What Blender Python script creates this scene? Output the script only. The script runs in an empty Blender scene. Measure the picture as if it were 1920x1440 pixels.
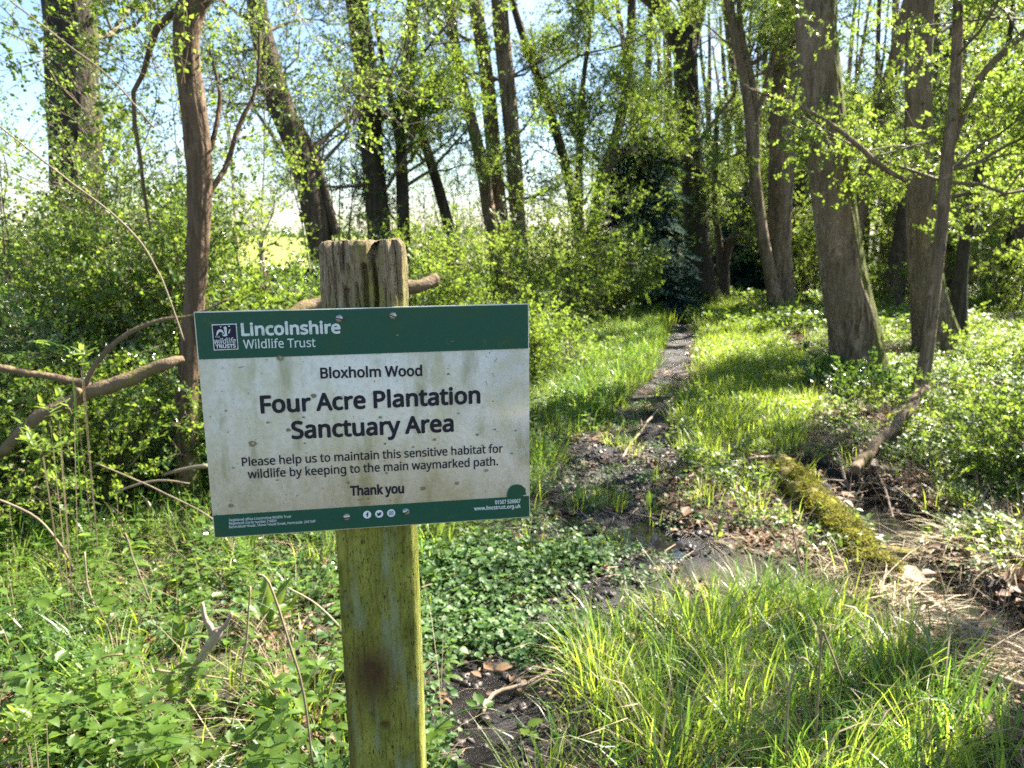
import bpy, math, random
import numpy as np
from mathutils import Vector, Matrix

# ------------------------------------------------------------------ camera, world, sun, exposure
SC = bpy.context.scene
COL = SC.collection
PITCH = math.radians(11.0)
EYE = 1.45
FPX = 1442.0                      # focal length in pixels of the 1920 px wide photograph
cam_d = bpy.data.cameras.new('camera')
cam = bpy.data.objects.new('camera', cam_d)
COL.objects.link(cam)
cam.location = (0, 0, EYE)
cam.rotation_euler = (math.pi / 2 - PITCH, 0, 0)
cam_d.sensor_width = 36.0
cam_d.lens = 36.0 * FPX / 1920.0
cam_d.clip_start = 0.05
cam_d.clip_end = 3000
cam_d.dof.use_dof = True
cam_d.dof.focus_distance = 1.0
cam_d.dof.aperture_fstop = 9.5
SC.camera = cam
SC.view_settings.view_transform = 'Standard'
SC.view_settings.look = 'None'
SC.view_settings.gamma = 1.0
SC.view_settings.use_curve_mapping = False
SC.view_settings.exposure = 2.6
SC.render.engine = 'CYCLES'
SC.cycles.max_bounces = 8
SC.cycles.use_denoising = False      # the fine leaf detail survives better without it
SC.cycles.diffuse_bounces = 4
SC.cycles.glossy_bounces = 2
SC.cycles.transmission_bounces = 5
SC.cycles.use_adaptive_sampling = True
SC.cycles.adaptive_threshold = 0.012
SC.cycles.sample_clamp_indirect = 6.0
SC.cycles.caustics_reflective = False
SC.cycles.caustics_refractive = False

SUN_AZ = math.radians(56.0)       # to the right of straight ahead
SUN_EL = math.radians(44.0)
SUN_DIR = Vector((math.sin(SUN_AZ) * math.cos(SUN_EL), math.cos(SUN_AZ) * math.cos(SUN_EL), math.sin(SUN_EL)))
world = bpy.data.worlds.new('World')
SC.world = world
world.use_nodes = True
wn, wl = world.node_tree.nodes, world.node_tree.links
wn.clear()
w_out = wn.new('ShaderNodeOutputWorld')
w_bg = wn.new('ShaderNodeBackground')
w_bg.inputs['Strength'].default_value = 0.05
sky = wn.new('ShaderNodeTexSky')
sky.sky_type = 'NISHITA'
sky.sun_disc = False
sky.sun_elevation = SUN_EL
sky.sun_rotation = SUN_AZ
sky.air_density = 1.0
sky.dust_density = 0.6
sky.ozone_density = 2.5
w_tc = wn.new('ShaderNodeTexCoord')
w_map = wn.new('ShaderNodeMapping')
w_map.inputs['Scale'].default_value = (1.0, 1.0, 2.6)
w_noise = wn.new('ShaderNodeTexNoise')
w_noise.inputs['Scale'].default_value = 2.3
w_noise.inputs['Detail'].default_value = 7
w_noise.inputs['Roughness'].default_value = 0.55
w_ramp = wn.new('ShaderNodeValToRGB')
w_ramp.color_ramp.elements[0].position = 0.55
w_ramp.color_ramp.elements[0].color = (0, 0, 0, 1)
w_ramp.color_ramp.elements[1].position = 0.74
w_ramp.color_ramp.elements[1].color = (1, 1, 1, 1)
w_mix = wn.new('ShaderNodeMixRGB')
w_mix.inputs['Color2'].default_value = (4.6, 5.1, 6.2, 1)
wl.new(w_tc.outputs['Generated'], w_map.inputs['Vector'])
wl.new(w_map.outputs['Vector'], w_noise.inputs['Vector'])
wl.new(w_noise.outputs['Fac'], w_ramp.inputs['Fac'])
wl.new(w_ramp.outputs['Color'], w_mix.inputs['Fac'])
wl.new(sky.outputs['Color'], w_mix.inputs['Color1'])
wl.new(w_mix.outputs['Color'], w_bg.inputs['Color'])
wl.new(w_bg.outputs['Background'], w_out.inputs['Surface'])

sun_d = bpy.data.lights.new('sun', 'SUN')
sun_d.energy = 5.0
sun_d.angle = math.radians(0.5)
sun_d.color = (1.0, 0.93, 0.80)
sun = bpy.data.objects.new('sun', sun_d)
COL.objects.link(sun)
sun.rotation_euler = SUN_DIR.to_track_quat('Z', 'Y').to_euler()
sun.location = (8, 6, 12)

# ------------------------------------------------------------------ helpers
RS = np.random.RandomState(7)
CP, SP_ = math.cos(PITCH), math.sin(PITCH)

def at(px, py, Y):
    """world point seen at pixel (px, py) of the 1920x1440 photograph, at forward distance Y"""
    x, y = (px - 960) / FPX, (720 - py) / FPX
    d = np.array([x, CP + y * SP_, -SP_ + y * CP])
    return np.array([0, 0, EYE]) + d * (Y / d[1])

def gnd(px, py):
    """point of the flat ground seen at a pixel"""
    x, y = (px - 960) / FPX, (720 - py) / FPX
    d = np.array([x, CP + y * SP_, -SP_ + y * CP])
    if d[2] > -0.02: d[2] = -0.02
    p = np.array([0, 0, EYE]) - d * (EYE / d[2])
    return p

def lattice(x, y, seed):
    xi, yi = np.floor(x), np.floor(y)
    xf, yf = x - xi, y - yi
    def h(a, b):
        v = np.sin(a * 127.1 + b * 311.7 + seed * 74.7) * 43758.5453
        return v - np.floor(v)
    u, v = xf * xf * (3 - 2 * xf), yf * yf * (3 - 2 * yf)
    return (h(xi, yi) * (1 - u) + h(xi + 1, yi) * u) * (1 - v) + (h(xi, yi + 1) * (1 - u) + h(xi + 1, yi + 1) * u) * v

def fbm(x, y, s=1.0, seed=0, oct=4):
    x, y = np.asarray(x, float), np.asarray(y, float)
    t, a = np.zeros(np.broadcast(x, y).shape), 0.5
    for o in range(oct):
        t += a * (lattice(x / s + 17.3 * o, y / s - 9.1 * o, seed + o) - 0.5) * 2
        s *= 0.5; a *= 0.5
    return t

def poly_dist(x, y, P):
    """distance to a polyline of (x, y, halfwidth) and the halfwidth there"""
    best = np.full(np.shape(x), 1e9); hw = np.zeros(np.shape(x))
    for a, b in zip(P[:-1], P[1:]):
        ax, ay, aw = a; bx, by, bw = b
        dx, dy = bx - ax, by - ay
        t = np.clip(((x - ax) * dx + (y - ay) * dy) / (dx * dx + dy * dy), 0, 1)
        d = np.hypot(x - ax - t * dx, y - ay - t * dy)
        w = aw + t * (bw - aw)
        m = d - w < best - hw
        best = np.where(m, d, best); hw = np.where(m, w, hw)
    return best, hw

def gpoly(rows):
    out = []
    for px, py, wpx in rows:
        c = gnd(px, py); e = gnd(px + wpx / 2, py)
        out.append((c[0], c[1], max(0.02, e[0] - c[0])))
    return out

PATH = gpoly([(930, 1760, 330), (925, 1440, 260), (945, 1250, 190), (1070, 1080, 230), (1150, 980, 400), (1150, 905, 270), (1190, 810, 175), (1222, 745, 105),
              (1262, 700, 92), (1275, 650, 66), (1280, 610, 52), (1262, 585, 36), (1235, 560, 34)])
DITCH = gpoly([(2500, 1380, 300), (2100, 1210, 230), (1900, 1130, 150), (1775, 1080, 110), (1680, 1010, 100), (1672, 950, 150), (1610, 900, 50), (1500, 862, 30)])
WATER_Z = -0.115
PUDDLES = ((1130, 985, .20), (1060, 950, .13), (1215, 965, .15), (1150, 915, .12), (1265, 1010, .14), (1262, 705, .22))

def hgt(x, y):
    x, y = np.asarray(x, float), np.asarray(y, float)
    h = 0.09 * fbm(x, y, 3.0, 3, 3) + 0.022 * fbm(x, y, 0.35, 11, 3)
    far = np.clip((np.hypot(x, y) - 10) / 20, 0, 1)
    h = h * (1 - 0.3 * far)
    d, w = poly_dist(x, y, PATH)
    k = np.clip(1 - d / (w + 0.12), 0, 1)
    h = h - 0.05 * k ** 0.6 + 0.045 * k * fbm(x, y, 0.20, 5, 4) + .016 * k * fbm(x, y, .05, 15, 2)
    d, w = poly_dist(x, y, DITCH)
    k = np.clip(1 - (d - w * 0.45) / (w * 0.75 + 0.10), 0, 1)
    k = k * k * (3 - 2 * k)
    h = h * (1 - 0.8 * k) - 0.21 * k + 0.03 * k * fbm(x, y, 0.2, 8, 3)
    # two puddles in the path
    for (px, py, r) in PUDDLES:
        c = gnd(px, py)
        q = np.hypot((x - c[0]), (y - c[1]) * 0.8) / r
        h = h - 0.06 * np.exp(-q * q)
    # the left side climbs a little towards the hedge bank
    h = h + 0.10 * np.clip((-x - 0.9) / 1.5, 0, 1) * np.clip((y - 1.5) / 3, 0, 1)
    return h

def H1(x, y): return float(hgt(np.array([x]), np.array([y]))[0])

def mesh_np(name, V, F, mat=None, smooth=False, attrs=None, mats=None, mat_idx=None):
    """V (n,3); F list of arrays (m,3) and/or (m,4)"""
    me = bpy.data.meshes.new(name)
    V = np.asarray(V, np.float32)
    if isinstance(F, np.ndarray): F = [F]
    F = [np.asarray(f, np.int32) for f in F if len(f)]
    nl = sum(f.size for f in F); npoly = sum(len(f) for f in F)
    me.vertices.add(len(V)); me.vertices.foreach_set('co', V.ravel())
    me.loops.add(nl); me.loops.foreach_set('vertex_index', np.concatenate([f.ravel() for f in F]))
    starts, s = [], 0
    for f in F:
        starts.append(s + np.arange(len(f)) * f.shape[1]); s += f.size
    me.polygons.add(npoly); me.polygons.foreach_set('loop_start', np.concatenate(starts).astype(np.int32))
    if smooth: me.polygons.foreach_set('use_smooth', np.ones(npoly, bool))
    if mats:
        for m in mats: me.materials.append(m)
        if mat_idx is not None: me.polygons.foreach_set('material_index', np.asarray(mat_idx, np.int32))
    elif mat: me.materials.append(mat)
    me.update(calc_edges=True)
    if attrs:
        for k, a in attrs.items():
            at_ = me.attributes.new(k, 'FLOAT', 'POINT'); at_.data.foreach_set('value', np.asarray(a, np.float32))
    return me

def link(name, me, parent=None, loc=None, rot=None, **tags):
    o = bpy.data.objects.new(name, me); COL.objects.link(o)
    if parent is not None: o.parent = parent
    if loc is not None: o.location = loc
    if rot is not None: o.rotation_euler = rot
    for k, v in tags.items():
        if v is not None: o[k] = v
    return o

def thing(name, label, cat, loc=(0, 0, 0), group=None, rot=None):
    return link(name, None, None, loc, rot, label=label, category=cat, group=group)

def copy_tree(o, parent=None):
    c = o.copy(); COL.objects.link(c); c.parent = parent
    for ch in list(o.children): copy_tree(ch, c)
    return c

class MB:
    """collects vertices and faces"""
    def __init__(s): s.V, s.Q, s.T, s.n, s.A = [], [], [], 0, []
    def add(s, V, Q=None, T=None, A=0.0):
        V = np.asarray(V, float)
        if Q is not None and len(Q): s.Q.append(np.asarray(Q) + s.n)
        if T is not None and len(T): s.T.append(np.asarray(T) + s.n)
        s.V.append(V); s.n += len(V)
        s.A.append(np.full(len(V), A, float) if np.isscalar(A) else np.asarray(A, float))
    def tube(s, P, R, k=6, A=0.0, cap=True, wob=0.0):
        P = np.asarray(P, float); R = np.broadcast_to(np.asarray(R, float), (len(P),))
        T = np.gradient(P, axis=0); T /= np.linalg.norm(T, axis=1)[:, None] + 1e-9
        ref = np.array([0.0, 0, 1]) if abs(T[:, 2]).mean() < 0.75 else np.array([0.0, 1, 0])
        U = np.cross(T, ref); U /= np.linalg.norm(U, axis=1)[:, None] + 1e-9
        W = np.cross(T, U)
        a = np.arange(k) / k * 2 * np.pi
        rr = R[:, None] * (1 + (wob * RS.randn(len(P), k) if wob else 0))
        V = P[:, None] + rr[..., None] * (np.cos(a)[None, :, None] * U[:, None] + np.sin(a)[None, :, None] * W[:, None])
        n = len(P)
        i, j = np.meshgrid(np.arange(n - 1), np.arange(k), indexing='ij')
        Q = np.stack([i * k + j, i * k + (j + 1) % k, (i + 1) * k + (j + 1) % k, (i + 1) * k + j], -1).reshape(-1, 4)
        V = V.reshape(-1, 3); Tt = None
        if cap:
            V = np.vstack([V, P[0], P[-1]])
            jj = np.arange(k)
            Tt = np.vstack([np.stack([np.full(k, n * k), (jj + 1) % k, jj], -1),
                            np.stack([np.full(k, n * k + 1), (n - 1) * k + jj, (n - 1) * k + (jj + 1) % k], -1)])
        s.add(V, Q, Tt, A)
    def box(s, c, h):
        c, h = np.asarray(c, float), np.asarray(h, float)
        g = np.array([[x, y, z] for z in (-1, 1) for y in (-1, 1) for x in (-1, 1)])
        s.add(c + g * h, [[0, 2, 3, 1], [4, 5, 7, 6], [0, 1, 5, 4], [2, 6, 7, 3], [0, 4, 6, 2], [1, 3, 7, 5]])
    def mesh(s, name, mat=None, smooth=False, attr=None, **k):
        F = []
        if s.Q: F.append(np.vstack(s.Q))
        if s.T: F.append(np.vstack(s.T))
        return mesh_np(name, np.vstack(s.V), F, mat, smooth, {attr: np.concatenate(s.A)} if attr else None, **k)

def smooth_line(P, n):
    P = np.asarray(P, float); m = len(P)
    t = np.linspace(0, m - 1, n); i = np.clip(t.astype(int), 0, m - 2); f = (t - i)[:, None]
    p0 = P[np.clip(i - 1, 0, m - 1)]; p1 = P[i]; p2 = P[i + 1]; p3 = P[np.clip(i + 2, 0, m - 1)]
    return 0.5 * ((2 * p1) + (-p0 + p2) * f + (2 * p0 - 5 * p1 + 4 * p2 - p3) * f ** 2 + (-p0 + 3 * p1 - 3 * p2 + p3) * f ** 3)

# ------------------------------------------------------------------ materials
def newmat(name):
    m = bpy.data.materials.new(name); m.use_nodes = True
    n = m.node_tree.nodes; n.clear()
    return m, n, m.node_tree.links

def node(n, t, **kw):
    x = n.new(t)
    for k, v in kw.items():
        if k in x.inputs: x.inputs[k].default_value = v
        else: setattr(x, k, v)
    return x

def mixc(n, l, fac, a, b, bt='MIX'):
    x = n.new('ShaderNodeMixRGB'); x.blend_type = bt
    for s, v in (('Fac', fac), ('Color1', a), ('Color2', b)):
        if isinstance(v, bpy.types.NodeSocket): l.new(v, x.inputs[s])
        else: x.inputs[s].default_value = v if s == 'Fac' else (*v, 1)
    return x.outputs['Color']

def ramp(n, l, src, p0, p1, c0=(0, 0, 0), c1=(1, 1, 1)):
    if p1 > 1:                    # ramps end at 1: halve the value and the stops
        h = n.new('ShaderNodeMath'); h.operation = 'MULTIPLY'; h.inputs[1].default_value = .5; l.new(src, h.inputs[0])
        src, p0, p1 = h.outputs[0], p0 / 2, p1 / 2
    r = n.new('ShaderNodeValToRGB'); e = r.color_ramp.elements
    e[0].position, e[1].position = p0, p1; e[0].color, e[1].color = (*c0, 1), (*c1, 1)
    l.new(src, r.inputs['Fac']); return r.outputs['Color']

def noise(n, l, scale, detail=4, rough=0.5, coord='Object', stretch=None, dist=0.0):
    tc = n.new('ShaderNodeTexCoord'); src = tc.outputs[coord]
    if stretch:
        mp = n.new('ShaderNodeMapping'); mp.inputs['Scale'].default_value = stretch
        l.new(src, mp.inputs['Vector']); src = mp.outputs['Vector']
    t = node(n, 'ShaderNodeTexNoise', Scale=scale, Detail=detail, Roughness=rough, Distortion=dist)
    l.new(src, t.inputs['Vector']); return t.outputs['Fac']

def attr(n, name):
    a = n.new('ShaderNodeAttribute'); a.attribute_name = name; return a.outputs['Fac']

def finish(n, l, col, rough=0.8, bump=None, bump_s=0.3, bump_d=0.01, spec=0.3, extra=None):
    b = n.new('ShaderNodeBsdfPrincipled'); o = n.new('ShaderNodeOutputMaterial')
    if isinstance(col, bpy.types.NodeSocket): l.new(col, b.inputs['Base Color'])
    else: b.inputs['Base Color'].default_value = (*col, 1)
    if isinstance(rough, bpy.types.NodeSocket): l.new(rough, b.inputs['Roughness'])
    else: b.inputs['Roughness'].default_value = rough
    b.inputs['Specular IOR Level'].default_value = spec
    if bump is not None:
        bn = node(n, 'ShaderNodeBump', Strength=bump_s, Distance=bump_d)
        l.new(bump, bn.inputs['Height']); l.new(bn.outputs['Normal'], b.inputs['Normal'])
    l.new(b.outputs['BSDF'], o.inputs['Surface'])
    return b

def leaf_mat(name, dark, light, trans, tfac=0.45, rough=0.4, spec=0.5, yellow=None):
    m, n, l = newmat(name)
    g = n.new('ShaderNodeNewGeometry'); oi = n.new('ShaderNodeObjectInfo')
    add = n.new('ShaderNodeMath'); add.operation = 'ADD'
    l.new(g.outputs['Random Per Island'], add.inputs[0]); l.new(oi.outputs['Random'], add.inputs[1])
    fr = n.new('ShaderNodeMath'); fr.operation = 'FRACT'; l.new(add.outputs[0], fr.inputs[0])
    c = mixc(n, l, fr.outputs[0], dark, light)
    tdark = tuple(0.6 * v for v in trans)
    t = mixc(n, l, fr.outputs[0], tdark, trans)
    if yellow:
        y = ramp(n, l, fr.outputs[0], 0.93, 0.95)
        c = mixc(n, l, y, c, yellow); t = mixc(n, l, y, t, yellow)
    b = n.new('ShaderNodeBsdfPrincipled'); b.inputs['Roughness'].default_value = rough
    b.inputs['Specular IOR Level'].default_value = spec
    l.new(c, b.inputs['Base Color'])
    tr = n.new('ShaderNodeBsdfTranslucent'); l.new(t, tr.inputs['Color'])
    mx = n.new('ShaderNodeMixShader'); mx.inputs['Fac'].default_value = tfac
    l.new(b.outputs['BSDF'], mx.inputs[1]); l.new(tr.outputs['BSDF'], mx.inputs[2])
    o = n.new('ShaderNodeOutputMaterial'); l.new(mx.outputs[0], o.inputs['Surface'])
    return m

M = {}
M['leaf_pale'] = leaf_mat('leaf pale', (.07, .125, .018), (.13, .20, .03), (.40, .55, .07), .5, .35)
M['leaf_mid'] = leaf_mat('leaf mid', (.04, .085, .014), (.10, .17, .03), (.38, .54, .06), .45, .45)
M['leaf_dark'] = leaf_mat('leaf dark', (.022, .06, .014), (.08, .15, .035), (.24, .40, .05), .35, .26, .7)
M['leaf_cover'] = leaf_mat('leaf cover', (.028, .075, .022), (.10, .17, .055), (.24, .42, .07), .32, .5, .3)
M['conifer'] = leaf_mat('conifer needles', (.020, .055, .045), (.035, .085, .065), (.04, .10, .06), .12, .8, .12)
M['grass'] = leaf_mat('grass blade', (.06, .13, .014), (.19, .28, .035), (.58, .76, .07), .45, .4)
M['grass_dark'] = leaf_mat('grass blade dark', (.04, .11, .02), (.09, .18, .03), (.25, .45, .05), .4, .35)
M['dock'] = leaf_mat('dock leaf', (.06, .13, .02), (.10, .18, .03), (.36, .52, .05), .45, .4)
M['straw'] = leaf_mat('straw', (.17, .13, .08), (.43, .35, .23), (.3, .25, .15), .2, .7, .2)
M['dead_leaf'] = leaf_mat('dead leaf', (.09, .05, .028), (.26, .16, .09), (.15, .07, .03), .15, .6, .3)
M['moss_tuft'] = leaf_mat('moss tuft', (.09, .10, .014), (.24, .22, .035), (.34, .33, .04), .35, .7, .2)
M['petal'] = leaf_mat('petal', (.6, .6, .55), (.75, .75, .68), (.6, .6, .5), .3, .6, .2)

def bark_mat(name, c0, c1, moss=(.055, .062, .010), ridge=1.0, ivy=False):
    m, n, l = newmat(name)
    big = noise(n, l, 2.0, 5, .6)
    fine = noise(n, l, 22, 6, .6, stretch=(1, 1, .16), dist=.6)
    plate = noise(n, l, 50, 3, .6, stretch=(1, 1, .35))
    fis = ramp(n, l, noise(n, l, 34, 5, .6, stretch=(1, 1, .10), dist=1.0), .44, .54)
    c = mixc(n, l, ramp(n, l, fine, .3, .7), c0, c1)
    c = mixc(n, l, fis, tuple(v * .55 for v in c0), c)
    c = mixc(n, l, ramp(n, l, big, .35, .7), c, tuple(v * .62 for v in c1), 'MIX')
    vs = ramp(n, l, noise(n, l, 10, 4, .6, stretch=(1, 1, .12), dist=.5), .35, .65)
    c = mixc(n, l, vs, mixc(n, l, .5, c, tuple(v * .5 for v in c0)), c)
    lich = ramp(n, l, noise(n, l, 9, 5, .65), .56, .85)
    c = mixc(n, l, lich, c, tuple(min(1, v * 1.1 + .01) for v in c1))
    ma = n.new('ShaderNodeMath'); ma.operation = 'MULTIPLY_ADD'; ma.inputs[1].default_value = 1.0
    mn = noise(n, l, 3.2, 7, .68, stretch=(1, 1, .6))
    l.new(mn, ma.inputs[0]); l.new(attr(n, 'moss'), ma.inputs[2])
    mf = ramp(n, l, ma.outputs[0], .84, 1.02)
    mc = mixc(n, l, noise(n, l, 30, 3), moss, tuple(v * 1.9 for v in moss))
    c = mixc(n, l, mf, c, mc)
    hb = n.new('ShaderNodeMath'); hb.operation = 'ADD'; l.new(fine, hb.inputs[0]); l.new(plate, hb.inputs[1])
    finish(n, l, c, .85, hb.outputs[0], .9 * ridge, .02, .2)
    return m

M['bark'] = bark_mat('ash bark', (.10, .072, .046), (.40, .29, .19))
M['bark_dark'] = bark_mat('dark bark', (.045, .034, .023), (.16, .12, .08))
M['bark_smooth'] = bark_mat('smooth bark', (.095, .060, .036), (.24, .165, .105), ridge=.7)
M['bark_ivy'] = bark_mat('mossy dark bark', (.04, .034, .024), (.11, .09, .06), (.07, .085, .015))

m, n, l = newmat('dead stick')
c = mixc(n, l, noise(n, l, 14, 5, .6, stretch=(1, 1, 1)), (.16, .11, .075), (.42, .34, .26))
finish(n, l, c, .8, noise(n, l, 60, 4), .5, .004, .2); M['stick'] = m

m, n, l = newmat('twig bark')
c = mixc(n, l, noise(n, l, 5, 3), (.07, .055, .035), (.20, .16, .10))
finish(n, l, c, .8); M['twig'] = m

m, n, l = newmat('mossy log bark')
c = mixc(n, l, noise(n, l, 25, 5, .6), (.08, .055, .035), (.22, .16, .10))
mo = mixc(n, l, noise(n, l, 60, 4), (.08, .085, .012), (.22, .19, .03))
ma = n.new('ShaderNodeMath'); ma.operation = 'ADD'; l.new(noise(n, l, 9, 5, .6), ma.inputs[0]); l.new(attr(n, 'moss'), ma.inputs[1])
c = mixc(n, l, ramp(n, l, ma.outputs[0], .85, 1.05), c, mo)
finish(n, l, c, .9, noise(n, l, 90, 4), .8, .01, .2); M['log'] = m

m, n, l = newmat('ground')
soil = mixc(n, l, noise(n, l, 9, 8, .65), (.022, .015, .011), (.10, .068, .045))
soil = mixc(n, l, ramp(n, l, noise(n, l, 60, 5, .7), .52, .66), soil, (.20, .14, .10))
mudc = mixc(n, l, noise(n, l, 9, 8, .7), (.006, .005, .007), (.034, .027, .028))
gr = mixc(n, l, noise(n, l, 25, 5, .6), (.018, .032, .008), (.05, .065, .018))
c = mixc(n, l, attr(n, 'green'), soil, gr)
mu = attr(n, 'mud')
c = mixc(n, l, mu, c, mudc)
wet = noise(n, l, 5, 5, .6)
rm = mixc(n, l, mu, (.95, .95, .95), ramp(n, l, wet,   .42, .60, (.30, .30, .30), (.75, .75, .75)))
b_ = finish(n, l, c, rm, noise(n, l, 55, 9, .78), 1.0, .035, .5)
M['ground'] = m

m, n, l = newmat('still water')
b_ = finish(n, l, (.012, .012, .011), .04, noise(n, l, 9, 3), .06, .02, .6)
M['water'] = m

m, n, l = newmat('flowering field')
c = mixc(n, l, noise(n, l, .5, 8, .7, stretch=(1, .25, 1)), (.07, .12, .022), (.30, .30, .06))
finish(n, l, c, .9, None); M['field'] = m

# ------------------------------------------------------------------ geometry-node scatter (for what nobody could count)
_protos = {}
def proto(key, me):
    o = bpy.data.objects.new('source_' + key, me)      # never linked: only a source of geometry
    _protos[key] = o
    return o

_groups = {}
def scatter_group(keys):
    k = tuple(keys)
    if k in _groups: return _groups[k]
    g = bpy.data.node_groups.new('scatter ' + ' '.join(keys)[:40], 'GeometryNodeTree')
    g.interface.new_socket('Geometry', in_out='INPUT', socket_type='NodeSocketGeometry')
    g.interface.new_socket('Geometry', in_out='OUTPUT', socket_type='NodeSocketGeometry')
    N, L = g.nodes, g.links
    gi, go = N.new('NodeGroupInput'), N.new('NodeGroupOutput')
    mp = N.new('GeometryNodeMeshToPoints')
    L.new(gi.outputs[0], mp.inputs['Mesh'])
    jn = N.new('GeometryNodeJoinGeometry')
    for q in keys:
        oi = N.new('GeometryNodeObjectInfo'); oi.inputs['Object'].default_value = _protos[q]
        oi.inputs['As Instance'].default_value = True
        L.new(oi.outputs['Geometry'], jn.inputs[0])
    ip = N.new('GeometryNodeInstanceOnPoints'); ip.inputs['Pick Instance'].default_value = True
    ar = N.new('GeometryNodeInputNamedAttribute'); ar.data_type = 'FLOAT_VECTOR'; ar.inputs['Name'].default_value = 'rot'
    er = N.new('FunctionNodeEulerToRotation')
    as_ = N.new('GeometryNodeInputNamedAttribute'); as_.data_type = 'FLOAT'; as_.inputs['Name'].default_value = 'scl'
    ai = N.new('GeometryNodeInputNamedAttribute'); ai.data_type = 'INT'; ai.inputs['Name'].default_value = 'idx'
    L.new(mp.outputs[0], ip.inputs['Points']); L.new(jn.outputs[0], ip.inputs['Instance'])
    L.new(ar.outputs['Attribute'], er.inputs[0]); L.new(er.outputs[0], ip.inputs['Rotation'])
    L.new(as_.outputs['Attribute'], ip.inputs['Scale']); L.new(ai.outputs['Attribute'], ip.inputs['Instance Index'])
    L.new(ip.outputs[0], go.inputs[0])
    _groups[k] = g
    return g

def scatter(name, keys, P, rot, scl, parent=None, **tags):
    P = np.asarray(P, np.float32); n = len(P)
    me = bpy.data.meshes.new(name)
    me.vertices.add(n); me.vertices.foreach_set('co', P.ravel())
    a = me.attributes.new('rot', 'FLOAT_VECTOR', 'POINT'); a.data.foreach_set('vector', np.asarray(rot, np.float32).ravel())
    a = me.attributes.new('scl', 'FLOAT', 'POINT'); a.data.foreach_set('value', np.asarray(scl, np.float32))
    a = me.attributes.new('idx', 'INT', 'POINT'); a.data.foreach_set('value', RS.randint(0, len(keys), n).astype(np.int32))
    o = link(name, me, parent, **tags)
    md = o.modifiers.new('scatter', 'NODES'); md.node_group = scatter_group(keys)
    o['kind'] = 'stuff'
    return o

# ------------------------------------------------------------------ leaf, twig and tuft sources
def frame(d, roll=0.0):
    d = np.asarray(d, float); d = d / (np.linalg.norm(d) + 1e-9)
    up = np.array([0, 0, 1.0]) if abs(d[2]) < .95 else np.array([1.0, 0, 0])
    s = np.cross(d, up); s /= np.linalg.norm(s); u = np.cross(s, d)
    c, t = math.cos(roll), math.sin(roll)
    return d, c * s + t * u, -t * s + c * u

def leaf(mb, p, d, L, W, fold=.25, curl=.15, roll=0.0, hi=False):
    d, s, u = frame(d, roll); p = np.asarray(p, float)
    if not hi:
        V = [p, p + d * L * .5 + s * W * .5 + u * W * fold, p + d * L - u * L * curl, p + d * L * .5 - s * W * .5 + u * W * fold]
        mb.add(V, None, [[0, 1, 2], [0, 2, 3]])
    else:
        ts = (.0, .22, .5, .78, 1.0); ws = (.10, .78, 1.0, .62, .03)
        V = []
        for t, w in zip(ts, ws):
            c = p + d * L * t - u * L * curl * t * t * 1.4
            wv = (1 + .10 * RS.randn())
            V += [c + s * W * .5 * w * wv + u * W * fold * w, c, c - s * W * .5 * w * wv + u * W * fold * w]
        Q = []
        for i in range(4):
            a = i * 3
            Q += [[a, a + 3, a + 4, a + 1], [a + 1, a + 4, a + 5, a + 2]]
        mb.add(V, Q)

def rdir(el0, el1, az=None):
    az = RS.uniform(0, 2 * np.pi) if az is None else az
    el = RS.uniform(el0, el1)
    return np.array([math.cos(az) * math.cos(el), math.sin(az) * math.cos(el), math.sin(el)])

def make_twig(key, mat, L=.36, nodes=8, per=3, ll=.03, lw=.02, stem=.0022, hi=False, droop=.2):
    mb = MB(); lf = MB()
    x = np.linspace(0, L, 6)
    P = np.stack([x, .03 * np.sin(x * 12 + RS.rand() * 6), .04 * np.sin(x * 9 + RS.rand() * 6) - droop * x * x], 1)
    mb.tube(P, np.linspace(stem, stem * .4, 6), 3, cap=False)
    side = []
    for s_ in range(3):
        i = 1 + s_; d = rdir(-.2, .5, (-1) ** s_ * RS.uniform(.5, 1.1))
        e = P[i] + d * L * RS.uniform(.25, .4); mb.tube([P[i], (P[i] + e) / 2 + RS.randn(3) * .006, e], [stem * .6, stem * .5, stem * .3], 3, cap=False)
        side += [e, (P[i] + e) / 2]
    spots = [smooth_line(P, nodes * 3)[int(RS.uniform(.15, 1) * (nodes * 3 - 1))] for _ in range(nodes)] + side + [P[-1]]
    for p in spots:
        for q in range(per):
            d = rdir(-.3, .9)
            s_ = RS.uniform(.6, 1.15)
            leaf(lf, p + d * .004, d, ll * s_, lw * s_, RS.uniform(.05, .35), RS.uniform(0, .35), RS.uniform(-.6, .6), hi)
    V = np.vstack(mb.V + lf.V); n0 = mb.n
    Q = ([q for q in mb.Q]) + ([q + n0 for q in lf.Q]); T = [t + n0 for t in lf.T]
    F, idx = [], []
    if Q: Q = np.vstack(Q); F.append(Q)
    if T: T = np.vstack(T); F.append(T)
    nstem = sum(len(q) for q in mb.Q)
    tot = sum(len(f) for f in F)
    mi = np.ones(tot, int); mi[:nstem] = 0
    proto(key, mesh_np(key, V, F, mats=[M['twig'], mat], mat_idx=mi))

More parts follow.
